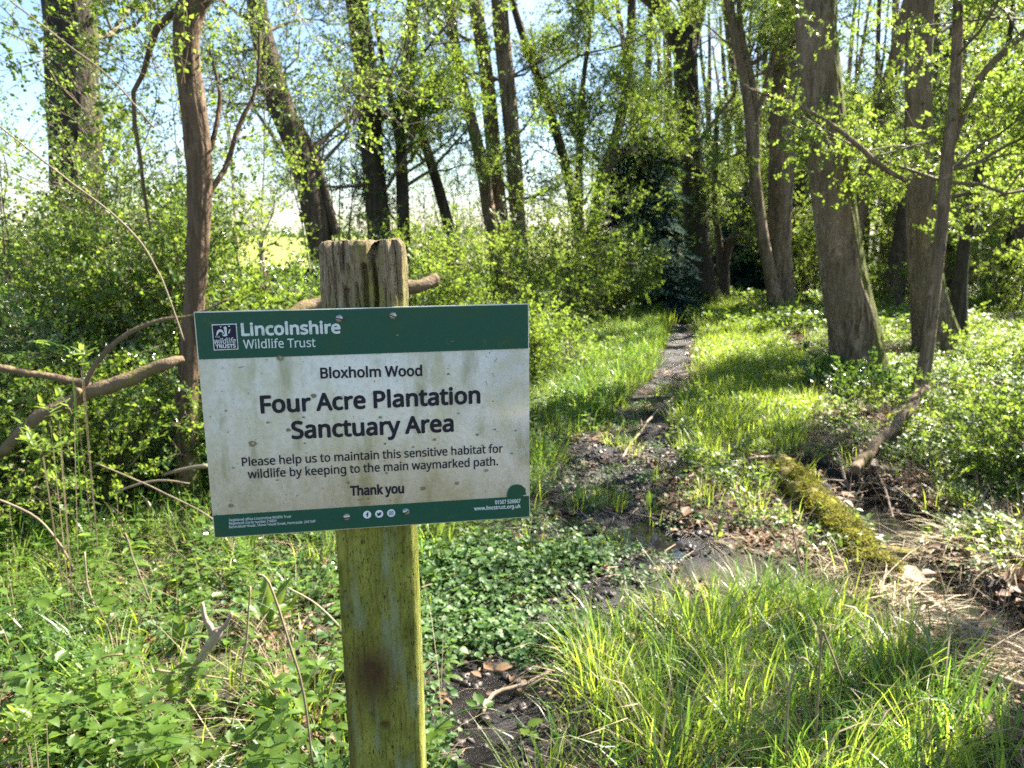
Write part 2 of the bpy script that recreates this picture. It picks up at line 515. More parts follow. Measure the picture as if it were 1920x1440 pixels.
for i in range(3):
    make_twig('pale%d' % i, M['leaf_pale'], .40, 6, 4, .034, .024)
    make_twig('mid%d' % i, M['leaf_mid'], .40, 5, 4, .034, .022)
    make_twig('small%d' % i, M['leaf_dark'], .22, 9, 3, .022, .013, .0016)
    make_twig('ivy%d' % i, M['leaf_dark'], .20, 6, 3, .045, .042, .002)
    make_twig('sparse%d' % i, M['leaf_mid'], .44, 4, 3, .028, .019, .0022)
PALE, MID, SMALL, IVY, SPARSE = [['%s%d' % (k, i) for i in range(3)] for k in ('pale', 'mid', 'small', 'ivy', 'sparse')]
for i in range(2):
    mb = MB()
    P = np.stack([np.linspace(0, .5, 6), np.zeros(6), -.25 * np.linspace(0, .5, 6) ** 2], 1)
    for j in range(150):
        t = RS.uniform(0, .5); s_ = (-1) ** j
        w = (.5 - t) * .45 + .03; q = RS.uniform(0, 1) * w
        p = np.array([t + q * .5, s_ * q, -.25 * t * t - .1 * q])
        leaf(mb, p, [RS.uniform(.2, 1), s_ * RS.uniform(.2, 1), RS.uniform(-.4, .4)], .05, .020, .1, .1)
    proto('fir%d' % i, mb.mesh('fir', M['conifer']))
FIR = ['fir0', 'fir1']

def blade(mb, p, az, L, W, bend, lean):
    d = np.array([math.cos(az), math.sin(az), 0]); s = np.array([-math.sin(az), math.cos(az), 0])
    tw = RS.uniform(-1.2, 1.2); s = s * math.cos(tw) + d * math.sin(tw) * .6
    a = lean; q = np.array(p, float); V = []
    ws = (1, .9, .62, 0)
    for i in range(4):
        w = W * ws[i] * .5
        if i < 3: V += [q - s * w, q + s * w]
        else: V += [q]
        q = q + (d * math.sin(a) + np.array([0, 0, 1]) * math.cos(a)) * L / 3
        a += bend / 3 * (1 + i * .5)
    mb.add(V, [[0, 1, 3, 2], [2, 3, 5, 4]], [[4, 5, 6]])

def make_tuft(key, mat, n, h0, h1, W, spread, bend, lean=.5, mat2=None, frac=.0):
    A, B = MB(), MB()
    for i in range(n):
        az = RS.uniform(0, 2 * np.pi); r = spread * math.sqrt(RS.rand())
        mb = B if (mat2 and RS.rand() < frac) else A
        blade(mb, [r * math.cos(az), r * math.sin(az), -.01], az + RS.uniform(-.7, .7), RS.uniform(h0, h1), W * RS.uniform(.6, 1.2), RS.uniform(.2, 1) * bend, RS.uniform(0, 1) * lean)
    nA = A.n
    V = np.vstack(A.V + B.V)
    Q = np.vstack(A.Q + [q + nA for q in B.Q]); T = np.vstack(A.T + [t + nA for t in B.T])
    qa, ta = sum(map(len, A.Q)), sum(map(len, A.T))
    mi = np.zeros(len(Q) + len(T), int)
    mi[qa:len(Q)] = 1; mi[len(Q) + ta:] = 1
    me = mesh_np(key, V, [Q, T], mats=[mat, mat2 or mat], mat_idx=mi)
    proto(key, me); return me

TUSSOCK_MESH = []
for i in range(3):
    TUSSOCK_MESH.append(make_tuft('tussock%d' % i, M['grass'], 120, .16, .42, .0062, .10, 1.7, .8, M['straw'], .12))
    make_tuft('meadow%d' % i, M['grass'], 26, .06, .20, .0062, .08, 1.3, .7, M['straw'], .06)
    make_tuft('dgrass%d' % i, M['grass_dark'], 26, .08, .27, .0065, .08, 1.5, .8, M['straw'], .04)
    make_tuft('strawt%d' % i, M['straw'], 14, .12, .42, .0028, .10, 1.2, 1.5)
for i in range(2):
    mb = MB()
    for q_ in range(20):
        a_ = RS.uniform(-.9, .9) + math.pi * RS.randint(0, 2) * .0; blade(mb, RS.randn(3) * [.05, .09, .008] + [0, 0, .03], a_, RS.uniform(.15, .42), RS.uniform(.004, .008), RS.uniform(.2, 1.1), RS.uniform(.9, 1.5))
    proto('thatch%d' % i, mb.mesh('thatch', M['straw']))
THATCH = ['thatch0', 'thatch1']
TUSS, MEAD, DGR, STRAW = [['%s%d' % (k, i) for i in range(3)] for k in ('tussock', 'meadow', 'dgrass', 'strawt')]

def make_cover(key, mat, n, R_, ll, lw, hh, hi=False):
    mb = MB()
    for i in range(n):
        r = R_ * math.sqrt(RS.rand()); a = RS.uniform(0, 2 * np.pi)
        p = [r * math.cos(a), r * math.sin(a), RS.uniform(.1, 1) * hh]
        s_ = RS.uniform(.4, 1.5)
        leaf(mb, p, rdir(-.3, .7), ll * s_, lw * s_, RS.uniform(.05, .3), RS.uniform(0, .3), RS.uniform(-.5, .5), hi)
    proto(key, mb.mesh(key, mat))
for i in range(3):
    make_cover('cover%d' % i, M['leaf_cover'], 34, .10, .019, .018, .06, True)
    make_cover('herb%d' % i, M['leaf_mid'], 30, .08, .036, .024, .13)
    make_cover('dead%d' % i, M['dead_leaf'], 9, .10, .055, .038, .015, True)
    make_cover('mosst%d' % i, M['moss_tuft'], 60, .035, .016, .004, .018)
    # upright weed: stems with whorls of narrow leaves
    mb = MB()
    for k in range(5):
        b0 = np.array([RS.uniform(-.05, .05), RS.uniform(-.05, .05), -.01]); d = rdir(1.1, 1.5); hh = RS.uniform(.12, .30)
        for z in np.arange(.03, hh, .028):
            for q in range(5):
                a = q * 1.257 + z * 40
                leaf(mb, b0 + d * z, [math.cos(a), math.sin(a), .35], .022, .0055, .1, .1)
    proto('weed%d' % i, mb.mesh('weed', M['leaf_mid']))
    # nettle like stem: opposite toothed leaves
    mb = MB()
    for k in range(2):
        b0 = np.array([RS.uniform(-.06, .06), RS.uniform(-.06, .06), -.01]); d = rdir(1.25, 1.5); hh = RS.uniform(.14, .30)
        for j, z in enumerate(np.arange(.05, hh, .04)):
            for q in range(2):
                a = q * math.pi + j * math.pi / 2 + k
                s_ = .6 + .6 * (1 - z / hh)
                leaf(mb, b0 + d * z, [math.cos(a), math.sin(a), .25], .055 * s_, .033 * s_, .12, .35, 0, True)
    proto('nettle%d' % i, mb.mesh('nettle', M['leaf_mid']))
COVER, HERB, DEAD, MOSS, WEED, NETTLE = [['%s%d' % (k, i) for i in range(3)] for k in ('cover', 'herb', 'dead', 'mosst', 'weed', 'nettle')]
mb = MB()
for k in range(7):
    a = RS.uniform(0, 6.28); L_ = RS.uniform(.06, .2); c = RS.randn(3) * [.08, .08, .004] + [0, 0, .006]
    d = np.array([math.cos(a), math.sin(a), RS.uniform(-.05, .15)])
    mb.tube([c - d * L_ / 2, c + RS.randn(3) * .008, c + d * L_ / 2], [.0035, .003, .0015], 4)
proto('twigs', mb.mesh('twigs', M['stick']))

# ------------------------------------------------------------------ ground
def inpoly(x, y, P):
    x, y = np.asarray(x), np.asarray(y); r = np.zeros(x.shape, bool)
    n = len(P)
    for i in range(n):
        x1, y1 = P[i]; x2, y2 = P[(i + 1) % n]
        if y1 == y2: continue
        c = ((y1 > y) != (y2 > y)) & (x < (x2 - x1) * (y - y1) / (y2 - y1) + x1)
        r ^= c
    return r

def region(pix): return np.array([gnd(a, b)[:2] for a, b in pix])

ys = np.concatenate([np.arange(-4, 1.2, .12), np.arange(1.2, 4.5, .019), np.arange(4.5, 8, .032), 8 * 1.0115 ** np.arange(0, 135), 37 * 1.12 ** np.arange(1, 38)])
us = np.linspace(-1, 1, 340)
us = us * (.45 + .55 * np.abs(us))
Wd = 3.2 + 1.15 * np.abs(ys)
X = us[None, :] * Wd[:, None] + 0.18 * ys[:, None] * (ys[:, None] > 0) * (ys[:, None] < 40); Y = np.repeat(ys[:, None], len(us), 1)
Z = hgt(X, Y)
dp, wp = poly_dist(X, Y, PATH)
mud = np.clip(1.1 - np.clip(dp - wp, 0, None) / .12 + .7 * fbm(X, Y, .3, 21, 3), 0, 1) * (dp < wp + .35)
dd, wd_ = poly_dist(X, Y, DITCH)
mud = np.maximum(mud, np.clip(1.3 - dd / (wd_ + .35), 0, 1))
GRASS_L = region([(1000, 905), (1000, 640), (1130, 575), (1245, 575), (1255, 650), (1225, 720), (1180, 800), (1090, 870)])
GRASS_R = region([(1290, 560), (1420, 600), (1520, 700), (1540, 770), (1460, 860), (1330, 870), (1190, 900), (1250, 790), (1290, 720), (1310, 640)])
TUSS_R = region([(1080, 1215), (1200, 1160), (1330, 1120), (1450, 1115), (1560, 1130), (1720, 1230), (1900, 1330), (2050, 1500), (2100, 1900), (1000, 1900), (1060, 1440), (1120, 1300)])
LITTER = region([(1250, 880), (1330, 850), (1480, 830), (1560, 720), (1500, 620), (1700, 600), (2300, 560), (2500, 800), (2000, 930), (2200, 1200), (1950, 1350), (1700, 1160), (1500, 1060), (1400, 1000), (1250, 960)])
green = np.clip(.5 + .9 * fbm(X, Y, 1.2, 31, 4), 0, 1)
green = np.where(inpoly(X, Y, GRASS_L) | inpoly(X, Y, GRASS_R), np.clip(green + .5, 0, 1), green)
green = np.where(inpoly(X, Y, LITTER), green * .35, green)
i, j = np.meshgrid(np.arange(len(ys) - 1), np.arange(len(us) - 1), indexing='ij'); k = len(us)
Q = np.stack([i * k + j, i * k + j + 1, (i + 1) * k + j + 1, (i + 1) * k + j], -1).reshape(-1, 4)
link('ground', mesh_np('ground', np.stack([X, Y, Z], -1).reshape(-1, 3), Q, M['ground'], True, {'mud': mud.ravel(), 'green': green.ravel()}), kind='structure')

mb = MB()
P = np.array([[a, b] for a, b, w in DITCH]); dv = np.gradient(P, axis=0); dv /= np.linalg.norm(dv, axis=1)[:, None]
nv = np.stack([-dv[:, 1], dv[:, 0]], 1); w = np.array([w for a, b, w in DITCH])[:, None] + .25
V = np.vstack([np.c_[P + nv * w, np.full(len(P), WATER_Z)], np.c_[P - nv * w, np.full(len(P), WATER_Z)]]); n_ = len(P)
mb.add(V, [[a, a + 1, n_ + a + 1, n_ + a] for a in range(n_ - 1)])
link('ditch_water', mb.mesh('ditch_water', M['water']), kind='structure')
for (px, py, r) in PUDDLES:
    r = r * 1.35
    c = gnd(px, py); a = np.linspace(0, 2 * np.pi, 29)[:-1]
    rr = r * (1 + .15 * np.sin(3 * a + px)); z = H1(c[0], c[1]) + .024
    V = np.c_[c[0] + rr * np.cos(a), c[1] + rr * 1.2 * np.sin(a), np.full(28, z)]; V = np.vstack([V, [c[0], c[1], z]])
    link('puddle', mesh_np('puddle', V, [np.array([[q, (q + 1) % 28, 28] for q in range(28)])], M['water']), kind='structure')

# rapeseed field beyond the edge of the wood
fy = np.concatenate([np.linspace(26, 60, 12), np.geomspace(65, 900, 30)])
fx = np.linspace(0, 1, 60)
FX = -1.3 * fy[:, None] - 8 + fx[None] * (1.3 * fy[:, None] + 8 + .10 * fy[:, None]); FY = np.repeat(fy[:, None], 60, 1)
FZ = .35 + .12 * fbm(FX, FY, 6, 3) + .0011 * (FY - 26)
i, j = np.meshgrid(np.arange(len(fy) - 1), np.arange(59), indexing='ij')
link('rapeseed_field', mesh_np('rapeseed_field', np.stack([FX, FY, FZ], -1).reshape(-1, 3), np.stack([i * 60 + j, i * 60 + j + 1, (i + 1) * 60 + j + 1, (i + 1) * 60 + j], -1).reshape(-1, 4), M['field'], True), kind='structure')

# ------------------------------------------------------------------ trees
def eul(d, roll):
    return (roll, -math.asin(max(-1, min(1, d[2] / (np.linalg.norm(d) + 1e-9)))), math.atan2(d[1], d[0]))

def grow(mb, tw, p, d, L, r, lvl=0, trop=.25, twr=1.0, k=5):
    n = 8 if lvl == 0 else 5
    P = [np.array(p, float)]; d = np.array(d, float); d /= np.linalg.norm(d)
    for i in range(n - 1):
        d = d + RS.randn(3) * (.20 if lvl == 0 else .28) + np.array([0, 0, trop * .3]); d /= np.linalg.norm(d)
        P.append(P[-1] + d * L / (n - 1))
    P = np.array(P)
    mb.tube(P, r * np.linspace(1, .25, n), k if lvl == 0 else 4 if lvl == 1 else 3, cap=False)
    if lvl < 2:
        for q in range(RS.randint(4, 7) if lvl == 0 else RS.randint(2, 4)):
            t = RS.uniform(.25, 1); a = P[int(t * (n - 1))]; dd_ = (P[min(n - 1, int(t * (n - 1)) + 1)] - P[max(0, int(t * (n - 1)) - 1)])
            dd_ = dd_ / (np.linalg.norm(dd_) + 1e-9) + rdir(-.5, .9) * 1.1
            grow(mb, tw, a, dd_, L * RS.uniform(.3, .55), r * (1 - .6 * t) * .6, lvl + 1, trop, twr, k)
    if lvl >= 1:
        for a in P[1:]:
            for _ in range(2 if lvl == 2 else 1):
                if RS.rand() < .85 * twr: tw.append((a + RS.randn(3) * .02, eul(d + RS.randn(3) * .8, RS.uniform(0, 6.28)), RS.uniform(.65, 1.25)))

def trunk_mesh(P, R, mat, k=22, moss=0.3, flare=1.0, step=.09, seed=0, zmoss=.5, zvis=7.0):
    seg = np.linalg.norm(np.diff(P, axis=0), axis=1).sum()
    n = max(12, min(110 if k < 60 else 260, int(seg / (step if k < 60 else .045))))
    PR = smooth_line(np.c_[P, R], n); Pc, Rc = PR[:, :3], np.maximum(PR[:, 3], .004)
    T = np.gradient(Pc, axis=0); T /= np.linalg.norm(T, axis=1)[:, None]
    U = np.cross(T, [0, 1, 0]); U /= np.linalg.norm(U, axis=1)[:, None]; W = np.cross(U, T)
    a = np.arange(k) / k * 2 * np.pi
    h = Pc[:, 2] - Pc[0, 2]
    A_, Hh = np.meshgrid(a, h)
    lob = .5 + .5 * np.sin(A_ * 5 + seed + 1.2 * np.sin(A_ * 2 + seed))
    rr = Rc[:, None] * (1 + .07 * fbm(np.cos(A_) * 1.4 + seed, Hh * 1.2 + np.sin(A_) * 1.4, 1, seed, 3) + .03 * fbm(A_ * 3, Hh * .8, .35, seed + 5, 3))
    if k >= 60:                       # bark ridges as real relief on the nearer trunks
        arc = A_ * Rc[:, None]; rd = fbm(arc + .02 * fbm(arc, Hh, .3, seed + 31, 2), Hh * .14, .030, seed + 41, 2)
        rr = rr + .016 * (np.abs(rd) - .2) * np.sqrt(Rc[:, None] / .2)
    rr = rr * (1 + flare * np.exp(-Hh / .28) * (.18 + .45 * lob))
    V = Pc[:, None] + rr[..., None] * (np.cos(A_)[..., None] * U[:, None] + np.sin(A_)[..., None] * W[:, None])
    N = np.cos(A_)[..., None] * U[:, None] + np.sin(A_)[..., None] * W[:, None]
    ms = moss * (.25 + .75 * np.clip(N[..., 0] * .9 + N[..., 1] * .2, -.3, 1)) + zmoss * np.exp(-Hh / .45)
    i, j = np.meshgrid(np.arange(n - 1), np.arange(k), indexing='ij')
    Q = np.stack([i * k + j, i * k + (j + 1) % k, (i + 1) * k + (j + 1) % k, (i + 1) * k + j], -1).reshape(-1, 4)[:, ::-1]
    return mesh_np('trunk', V.reshape(-1, 3), Q, mat, True, {'moss': ms.ravel()}), Pc, Rc

FEET = []
def build_tree(name, label, cat, pts, R, mat, keys, group=None, nb=8, zb=(1.5, 8), Lb=(1.2, 2.6), el=(.1, .9), twr=1.0, moss=.3, zmoss=.5, flare=1.0,
               limbs=(), tws=1.0, k=22, ivy=0, seed=0, azs=None, thin=.12):
    pts = np.asarray(pts, float); base = pts[0].copy(); base[2] = H1(base[0], base[1])
    t = thing(name, label, cat, tuple(base), group); FEET.append((base[0], base[1], float(R[1]) * 1.3))
    me, Pc, Rc = trunk_mesh(pts - base, np.asarray(R), mat, k, moss, flare, seed=seed, zmoss=zmoss)
    link('trunk', me, t)
    tw = []
    for lp, lr in limbs:
        lp = np.asarray(lp) - base
        ml, c_, r_ = trunk_mesh(lp, np.asarray(lr), mat, 10, moss, 0, seed=seed + 3, zmoss=0)
        link('limb', ml, t)
        mb = MB()
        for q in range(4):
            i_ = RS.randint(len(c_) // 3, len(c_)); grow(mb, tw, c_[i_], rdir(0, .9), RS.uniform(.5, .9) * min(Lb[1], 1.6), max(.006, r_[i_] * .35), 1, twr=twr)
        if nb > 0: link('twigs', mb.mesh('twigs', M['twig'], True), t, kind='stuff')
    zz = Pc[:, 2]
    for b in range(nb):
        z = zb[0] + (zb[1] - zb[0]) * RS.rand() ** 1.3
        i_ = int(np.argmin(abs(zz - z)))
        az = RS.uniform(0, 6.283) if azs is None else RS.uniform(*azs)
        L = RS.uniform(*Lb) * (1 - .3 * z / max(zz[-1], 1))
        mb = MB()
        grow(mb, tw, Pc[i_], rdir(el[0], el[1], az), L, min(Rc[i_] * .35, .012 + L * .010), 0, twr=twr)
        link('branch', mb.mesh('branch', M['twig'], True), t)
    if ivy:
        iv = []
        for q in range(ivy):
            z = RS.uniform(0, 1) ** 1.2 * min(5.5, zz[-1] * .9); i_ = int(np.argmin(abs(zz - z))); a = RS.uniform(0, 6.28)
            if fbm(a * 1.3, z, .9, seed + 9, 3) < -.08: continue
            o_ = np.array([math.cos(a), math.sin(a), 0])
            iv.append((Pc[i_] + o_ * Rc[i_] * .9, eul(o_ * .8 + RS.randn(3) * .5, RS.uniform(0, 6)), RS.uniform(.5, 1.0)))
        if iv: scatter('ivy', IVY, [q[0] for q in iv], [q[1] for q in iv], [q[2] for q in iv], t)
    lim = max(3.0, EYE + .29 * base[1] + .5) if group is None else 4.0
    tw = [q for q in tw if q[0][2] < lim or RS.rand() < thin]
    if tw:
        scatter('foliage', keys, [q[0] for q in tw], [q[1] for q in tw], [q[2] * tws for q in tw], t)
    return t

def track(rows, D, ext=None, seed=0, drift=None, htop=11.0):
    """rows of (px, py, width px) from the foot up at distance D; goes on above the frame"""
    P = [at(a, b, D) for a, b, w in rows]; R = [w / 2 / FPX * D * .97 for a, b, w in rows]
    P0 = P[0].copy(); g = H1(P0[0], P0[1])
    if P0[2] > g - .05:
        dirn = P[1] - P[0]; s = (P0[2] - (g - .12)) / max(dirn[2], .2)
        P.insert(0, P0 - dirn * min(s, 3.)); P[0][2] = g - .12; R.insert(0, R[0] * 1.05)
    d = P[-1] - P[-2]; d /= np.linalg.norm(d); r = R[-1]
    rs = np.random.RandomState(seed + 50)
    if ext is None: ext = True
    z0 = P[-1][2]; nn = 6
    while ext and P[-1][2] < htop:
        d = d * .75 + np.array([0, 0, .35]) + rs.randn(3) * .06; d /= np.linalg.norm(d)
        P.append(P[-1] + d * (htop - z0) / nn * 1.1); r = max(r * .78, .01); R.append(r)
    return P, R

def seg(rows, D, D2=None):
    n = len(rows); P = [at(a, b, D + ((D2 - D) * q / (n - 1) if D2 else 0)) for q, (a, b, w) in enumerate(rows)]
    return P, [max(.003, w / 2 / FPX * D) for a, b, w in rows]

# (name, label, category, rows from the foot up, distance, options)
TREES = [
 ('woodland_tree', 'thick dark trunk with ivy leaves at the far left, rising from the bramble bank', 'tree',
  [(150, 640, 105), (148, 480, 92), (143, 300, 90), (135, 150, 88), (128, 0, 86)], 6.8,
  dict(mat=M['bark_ivy'], keys=SPARSE, nb=5, zb=(2.6, 7), Lb=(1.3, 2.6), k=110, ivy=150, moss=.35, twr=.6)),
 ('leaning_tree', 'dark leaning trunk right of the yellow field gap, with a thin second stem', 'tree',
  [(607, 500, 46), (590, 400, 48), (562, 290, 46), (520, 180, 46), (492, 70, 38), (480, 0, 34)], 9.2,
  dict(mat=M['bark_dark'], keys=SPARSE, nb=12, zb=(1.6, 7), Lb=(1.2, 2.6), ivy=30, twr=.5, limbs=[seg([(630, 440, 18), (600, 330, 16), (570, 250, 14), (535, 210, 9), (480, 150, 6)], 9.2)])),
 ('woodland_tree', 'upright dark trunk wrapped in ivy directly behind the top of the post', 'tree',
  [(714, 470, 46), (708, 400, 44), (698, 290, 42), (688, 150, 42), (668, 0, 38)], 11,
  dict(mat=M['bark_ivy'], keys=MID, nb=9, zb=(1.5, 8), ivy=170, twr=.7)),
 ('woodland_tree', 'slim dark trunk a hand right of the ivy clad one, with a steep side branch', 'tree',
  [(757, 460, 24), (755, 380, 24), (752, 250, 20), (757, 150, 15), (770, 0, 12)], 11,
  dict(mat=M['bark_ivy'], keys=MID, nb=9, zb=(1.5, 7), Lb=(.9, 2.0), limbs=[seg([(752, 300, 12), (735, 200, 10), (715, 100, 8), (700, 20, 6)], 11)])),
 ('leaning_tree', 'thin trunk leaning left with its foot behind the shrub right of the post', 'tree',
  [(852, 470, 22), (830, 380, 20), (800, 280, 18), (770, 195, 17), (775, 80, 14), (780, 0, 12)], 11.5,
  dict(mat=M['bark_ivy'], keys=MID, nb=8, zb=(1.5, 7), Lb=(.9, 2.0))),
 ('woodland_tree', 'slightly curved brown trunk, first of three close together above the sign corner', 'tree',
  [(925, 460, 26), (905, 320, 24), (885, 230, 22), (862, 130, 18), (840, 0, 15)], 12,
  dict(mat=M['bark'], keys=SPARSE, nb=8, zb=(2.0, 7))),
 ('woodland_tree', 'straight brown trunk in the middle of three standing close together', 'tree',
  [(945, 470, 30), (928, 310, 28), (915, 170, 27), (903, 80, 25), (890, 0, 24)], 12.6,
  dict(mat=M['bark'], keys=SPARSE, nb=8, zb=(2.0, 7))),
 ('woodland_tree', 'brown trunk rightmost of three close together, reaching down into the green shrub', 'tree',
  [(980, 540, 34), (970, 400, 30), (962, 280, 30), (948, 130, 30), (935, 0, 28)], 12,
  dict(mat=M['bark'], keys=MID, nb=10, zb=(1.5, 7))),
 ('leaning_tree', 'thin curved trunk bending to the left in the centre of the picture', 'tree',
  [(1092, 470, 24), (1075, 380, 20), (1052, 280, 18), (1018, 170, 17), (985, 80, 15), (960, 0, 12)], 12.5,
  dict(mat=M['bark_ivy'], keys=MID, nb=9, zb=(1.6, 7))),
 ('leaning_tree', 'thin dark trunk leaning right above the dark conifer', 'tree',
  [(1110, 440, 24), (1130, 330, 22), (1148, 280, 20), (1175, 160, 18), (1185, 0, 16)], 14,
  dict(mat=M['bark_ivy'], keys=MID, nb=9, zb=(1.6, 8))),
 ('forked_tree', 'big dark tree that forks near the top, at the end of the muddy path', 'tree',
  [(1318, 572, 66), (1310, 500, 54), (1305, 400, 46), (1293, 260, 42), (1286, 130, 44), (1290, 60, 30), (1300, 0, 26)], 15.2,
  dict(mat=M['bark_ivy'], keys=MID, nb=12, zb=(1.8, 9), Lb=(1.4, 3.2), ivy=60, twr=.6, limbs=[seg([(1287, 120, 34), (1268, 70, 32), (1235, 10, 30), (1180, -80, 24), (1120, -240, 14)], 15.2)])),
 ('woodland_tree', 'slender mossy trunk leaning in front of the grey trunk beside the path', 'tree',
  [(1458, 592, 30), (1445, 520, 24), (1428, 430, 22), (1412, 300, 20), (1400, 180, 18), (1365, 0, 16)], 13.6,
  dict(mat=M['bark'], keys=MID, nb=8, zb=(1.6, 7), limbs=[seg([(1418, 330, 14), (1415, 180, 12), (1390, 60, 10), (1385, -20, 8)], 13.6), seg([(1412, 240, 12), (1440, 150, 10), (1460, 50, 9)], 13.6)])),
 ('ash_tree', 'straight grey trunk between the forked tree and the broad leaning one', 'tree',
  [(1466, 590, 50), (1461, 450, 44), (1466, 300, 46), (1472, 120, 46), (1476, 0, 46)], 14.4,
  dict(mat=M['bark'], k=80, keys=PALE, nb=6, zb=(3.2, 9), Lb=(1.4, 3), twr=.6)),
 ('ash_tree', 'broad grey trunk right of the path with bright moss down its right edge', 'tree',
  [(1612, 715, 104), (1600, 620, 92), (1578, 500, 82), (1560, 350, 76), (1543, 200, 74), (1530, 60, 70), (1528, 0, 70)], 7.5,
  dict(mat=M['bark'], keys=PALE, nb=7, zb=(3.6, 8), Lb=(1.2, 2.8), azs=(-1.5, 1.2), moss=.95, zmoss=.25, flare=.32, k=150, thin=.4)),
 ('ash_tree', 'grey trunk with a mossy flared foot behind the slender crooked tree', 'tree',
  [(1757, 640, 78), (1738, 540, 62), (1728, 400, 52), (1722, 200, 46), (1728, 0, 44)], 9.1,
  dict(mat=M['bark'], keys=PALE, nb=9, zb=(1.8, 8), Lb=(1.2, 2.8), k=100, moss=.8, thin=.4)),
 ('hawthorn_tree', 'slender crooked grey stem at the right with a broad spray of yellow green leaves', 'tree',
  [(1712, 760, 29), (1735, 680, 26), (1750, 560, 23), (1766, 420, 22), (1776, 300, 23), (1790, 180, 20), (1796, 30, 18)], 6.5,
  dict(mat=M['bark'], keys=PALE, nb=10, zb=(1.5, 4.4), Lb=(.9, 2.1), twr=.7, azs=(-1.9, 2.4), el=(-.1, .7), htop=6, tws=.95, flare=.3,
       limbs=[seg([(1700, 340, 8), (1650, 310, 10), (1600, 265, 9), (1520, 210, 7), (1400, 165, 4)], 6.3), seg([(1778, 300, 9), (1830, 160, 12), (1890, 90, 14), (1960, 30, 13)], 6.5)])),
 ('leaning_tree', 'short dark mossy trunk leaning right, just right of the slender crooked stem', 'tree',
  [(1797, 600, 30), (1800, 520, 26), (1812, 440, 22), (1835, 330, 18), (1860, 200, 14)], 10.4,
  dict(mat=M['bark_ivy'], keys=PALE, nb=8, zb=(1.2, 5), Lb=(.9, 2), htop=6)),
 ('woodland_tree', 'dark crooked trunk at the edge of the thicket, low behind the path grass', 'tree',
  [(1120, 610, 26), (1105, 540, 24), (1092, 460, 22), (1085, 380, 16), (1090, 200, 12)], 12.2,
  dict(mat=M['bark_dark'], keys=MID, nb=8, zb=(.9, 5), Lb=(.8, 1.8), htop=6)),
 ('woodland_tree', 'thin leaning double trunk between the forked tree and the grey trunk', 'tree',
  [(1358, 560, 18), (1362, 480, 16), (1385, 420, 14), (1400, 360, 11), (1405, 200, 9)], 16,
  dict(mat=M['bark_dark'], keys=MID, nb=8, zb=(1.2, 6), Lb=(.9, 2), htop=8, limbs=[seg([(1352, 555, 15), (1348, 450, 13), (1340, 380, 11), (1345, 200, 8)], 16)])),
]
for q, (nm, lab, cat, rows, D, o) in enumerate(TREES):
    o = dict(o); ht = o.pop('htop', 10.5)
    P, R = track(rows, D, seed=q, htop=ht)
    o['twr'] = o.get('twr', 1.0) * (.74 if o['keys'] is MID else .9)
    build_tree(nm, lab, cat, P, R, seed=q * 3 + 1, **o)

# the crooked thin tree close to the left of the sign
P, R = track([(352, 985, 54), (352, 860, 46), (350, 750, 42), (362, 600, 38), (369, 500, 38), (374, 390, 42), (373, 300, 46), (362, 200, 46), (350, 100, 44), (354, 30, 50)], 3.9, ext=False)
P.append(at(385, -20, 3.9)); R.append(.055); P.append(at(450, -90, 3.9)); R.append(.045); P.append(at(480, -260, 3.9)); R.append(.035)
build_tree('crooked_tree', 'slender crooked bare trunk close behind the left edge of the sign', 'tree', P, R, M['bark_smooth'], SPARSE, nb=0, moss=.25, zmoss=.6, flare=.25, k=70,
           limbs=[seg([(352, 20, 20), (330, 22, 15), (290, 60, 12), (272, 130, 9), (248, 185, 8), (262, 290, 7), (270, 360, 6), (282, 430, 4)], 3.9),
                  seg([(375, 400, 16), (400, 350, 11), (425, 310, 10), (450, 230, 9), (482, 165, 7), (486, 60, 5)], 3.9, 4.2),
                  seg([(376, 330, 12), (400, 260, 9), (412, 190, 8), (408, 150, 6), (390, 90, 4)], 3.9, 4.1)])

# two unseen ash trees, added past the right edge to dapple the foreground light
for q, (x_, y_) in enumerate(((5.6, 4.6), (7.6, 6.4))):
    zs_ = np.linspace(-.12, 9.5, 8); P = np.c_[x_ + .05 * np.sin(zs_), y_ + .08 * zs_ * .3, zs_]
    build_tree('ash_tree', ['grey ash tree just past the right edge, beside the ditch', 'grey ash tree past the right edge behind the bank', 'young ash tree past the right edge near the camera'][q], 'tree', P, np.linspace(.16, .06, 8), M['bark'], PALE,
               nb=7, zb=(3.6, 8.5), Lb=(1.4, 2.8), thin=.2, seed=70 + q, k=14)

# background woodland: four sources, then copies
rs2 = np.random.RandomState(99)
BG = []
for s in range(5):
    P = [[0, 0, -.15]]; d = np.array([rs2.uniform(-.12, .12), rs2.uniform(-.1, .1), 1.0])
    for q in range(7): d = d + rs2.randn(3) * .05; d[2] = 1; P.append(list(np.array(P[-1]) + d * 1.5))
    P = np.array(P)
    if s == 3: r0 = .16
    else: r0 = (.08, .12, .18, 0, .06)[s]
    xb, yb = (9.5 + s * 2.6, 19 + s * 2.5)
    P = P + [xb, yb, H1(xb, yb)]
    t = build_tree('woodland_tree', 'slender tree deep in the wood behind the nearer trunks on the right', 'tree', P, np.linspace(r0, r0 * .3, 8), M['bark'] if s % 2 else M['bark_dark'], (PALE, MID, PALE, MID, PALE)[s],
                   group='slender trees deep in the wood', nb=9, zb=(1.1, 9), Lb=(1.2, 2.6), k=12, tws=1.1, twr=.5, seed=40 + s, moss=.3)
    BG.append(t)
placed = [(t.location.x, t.location.y) for t in BG]
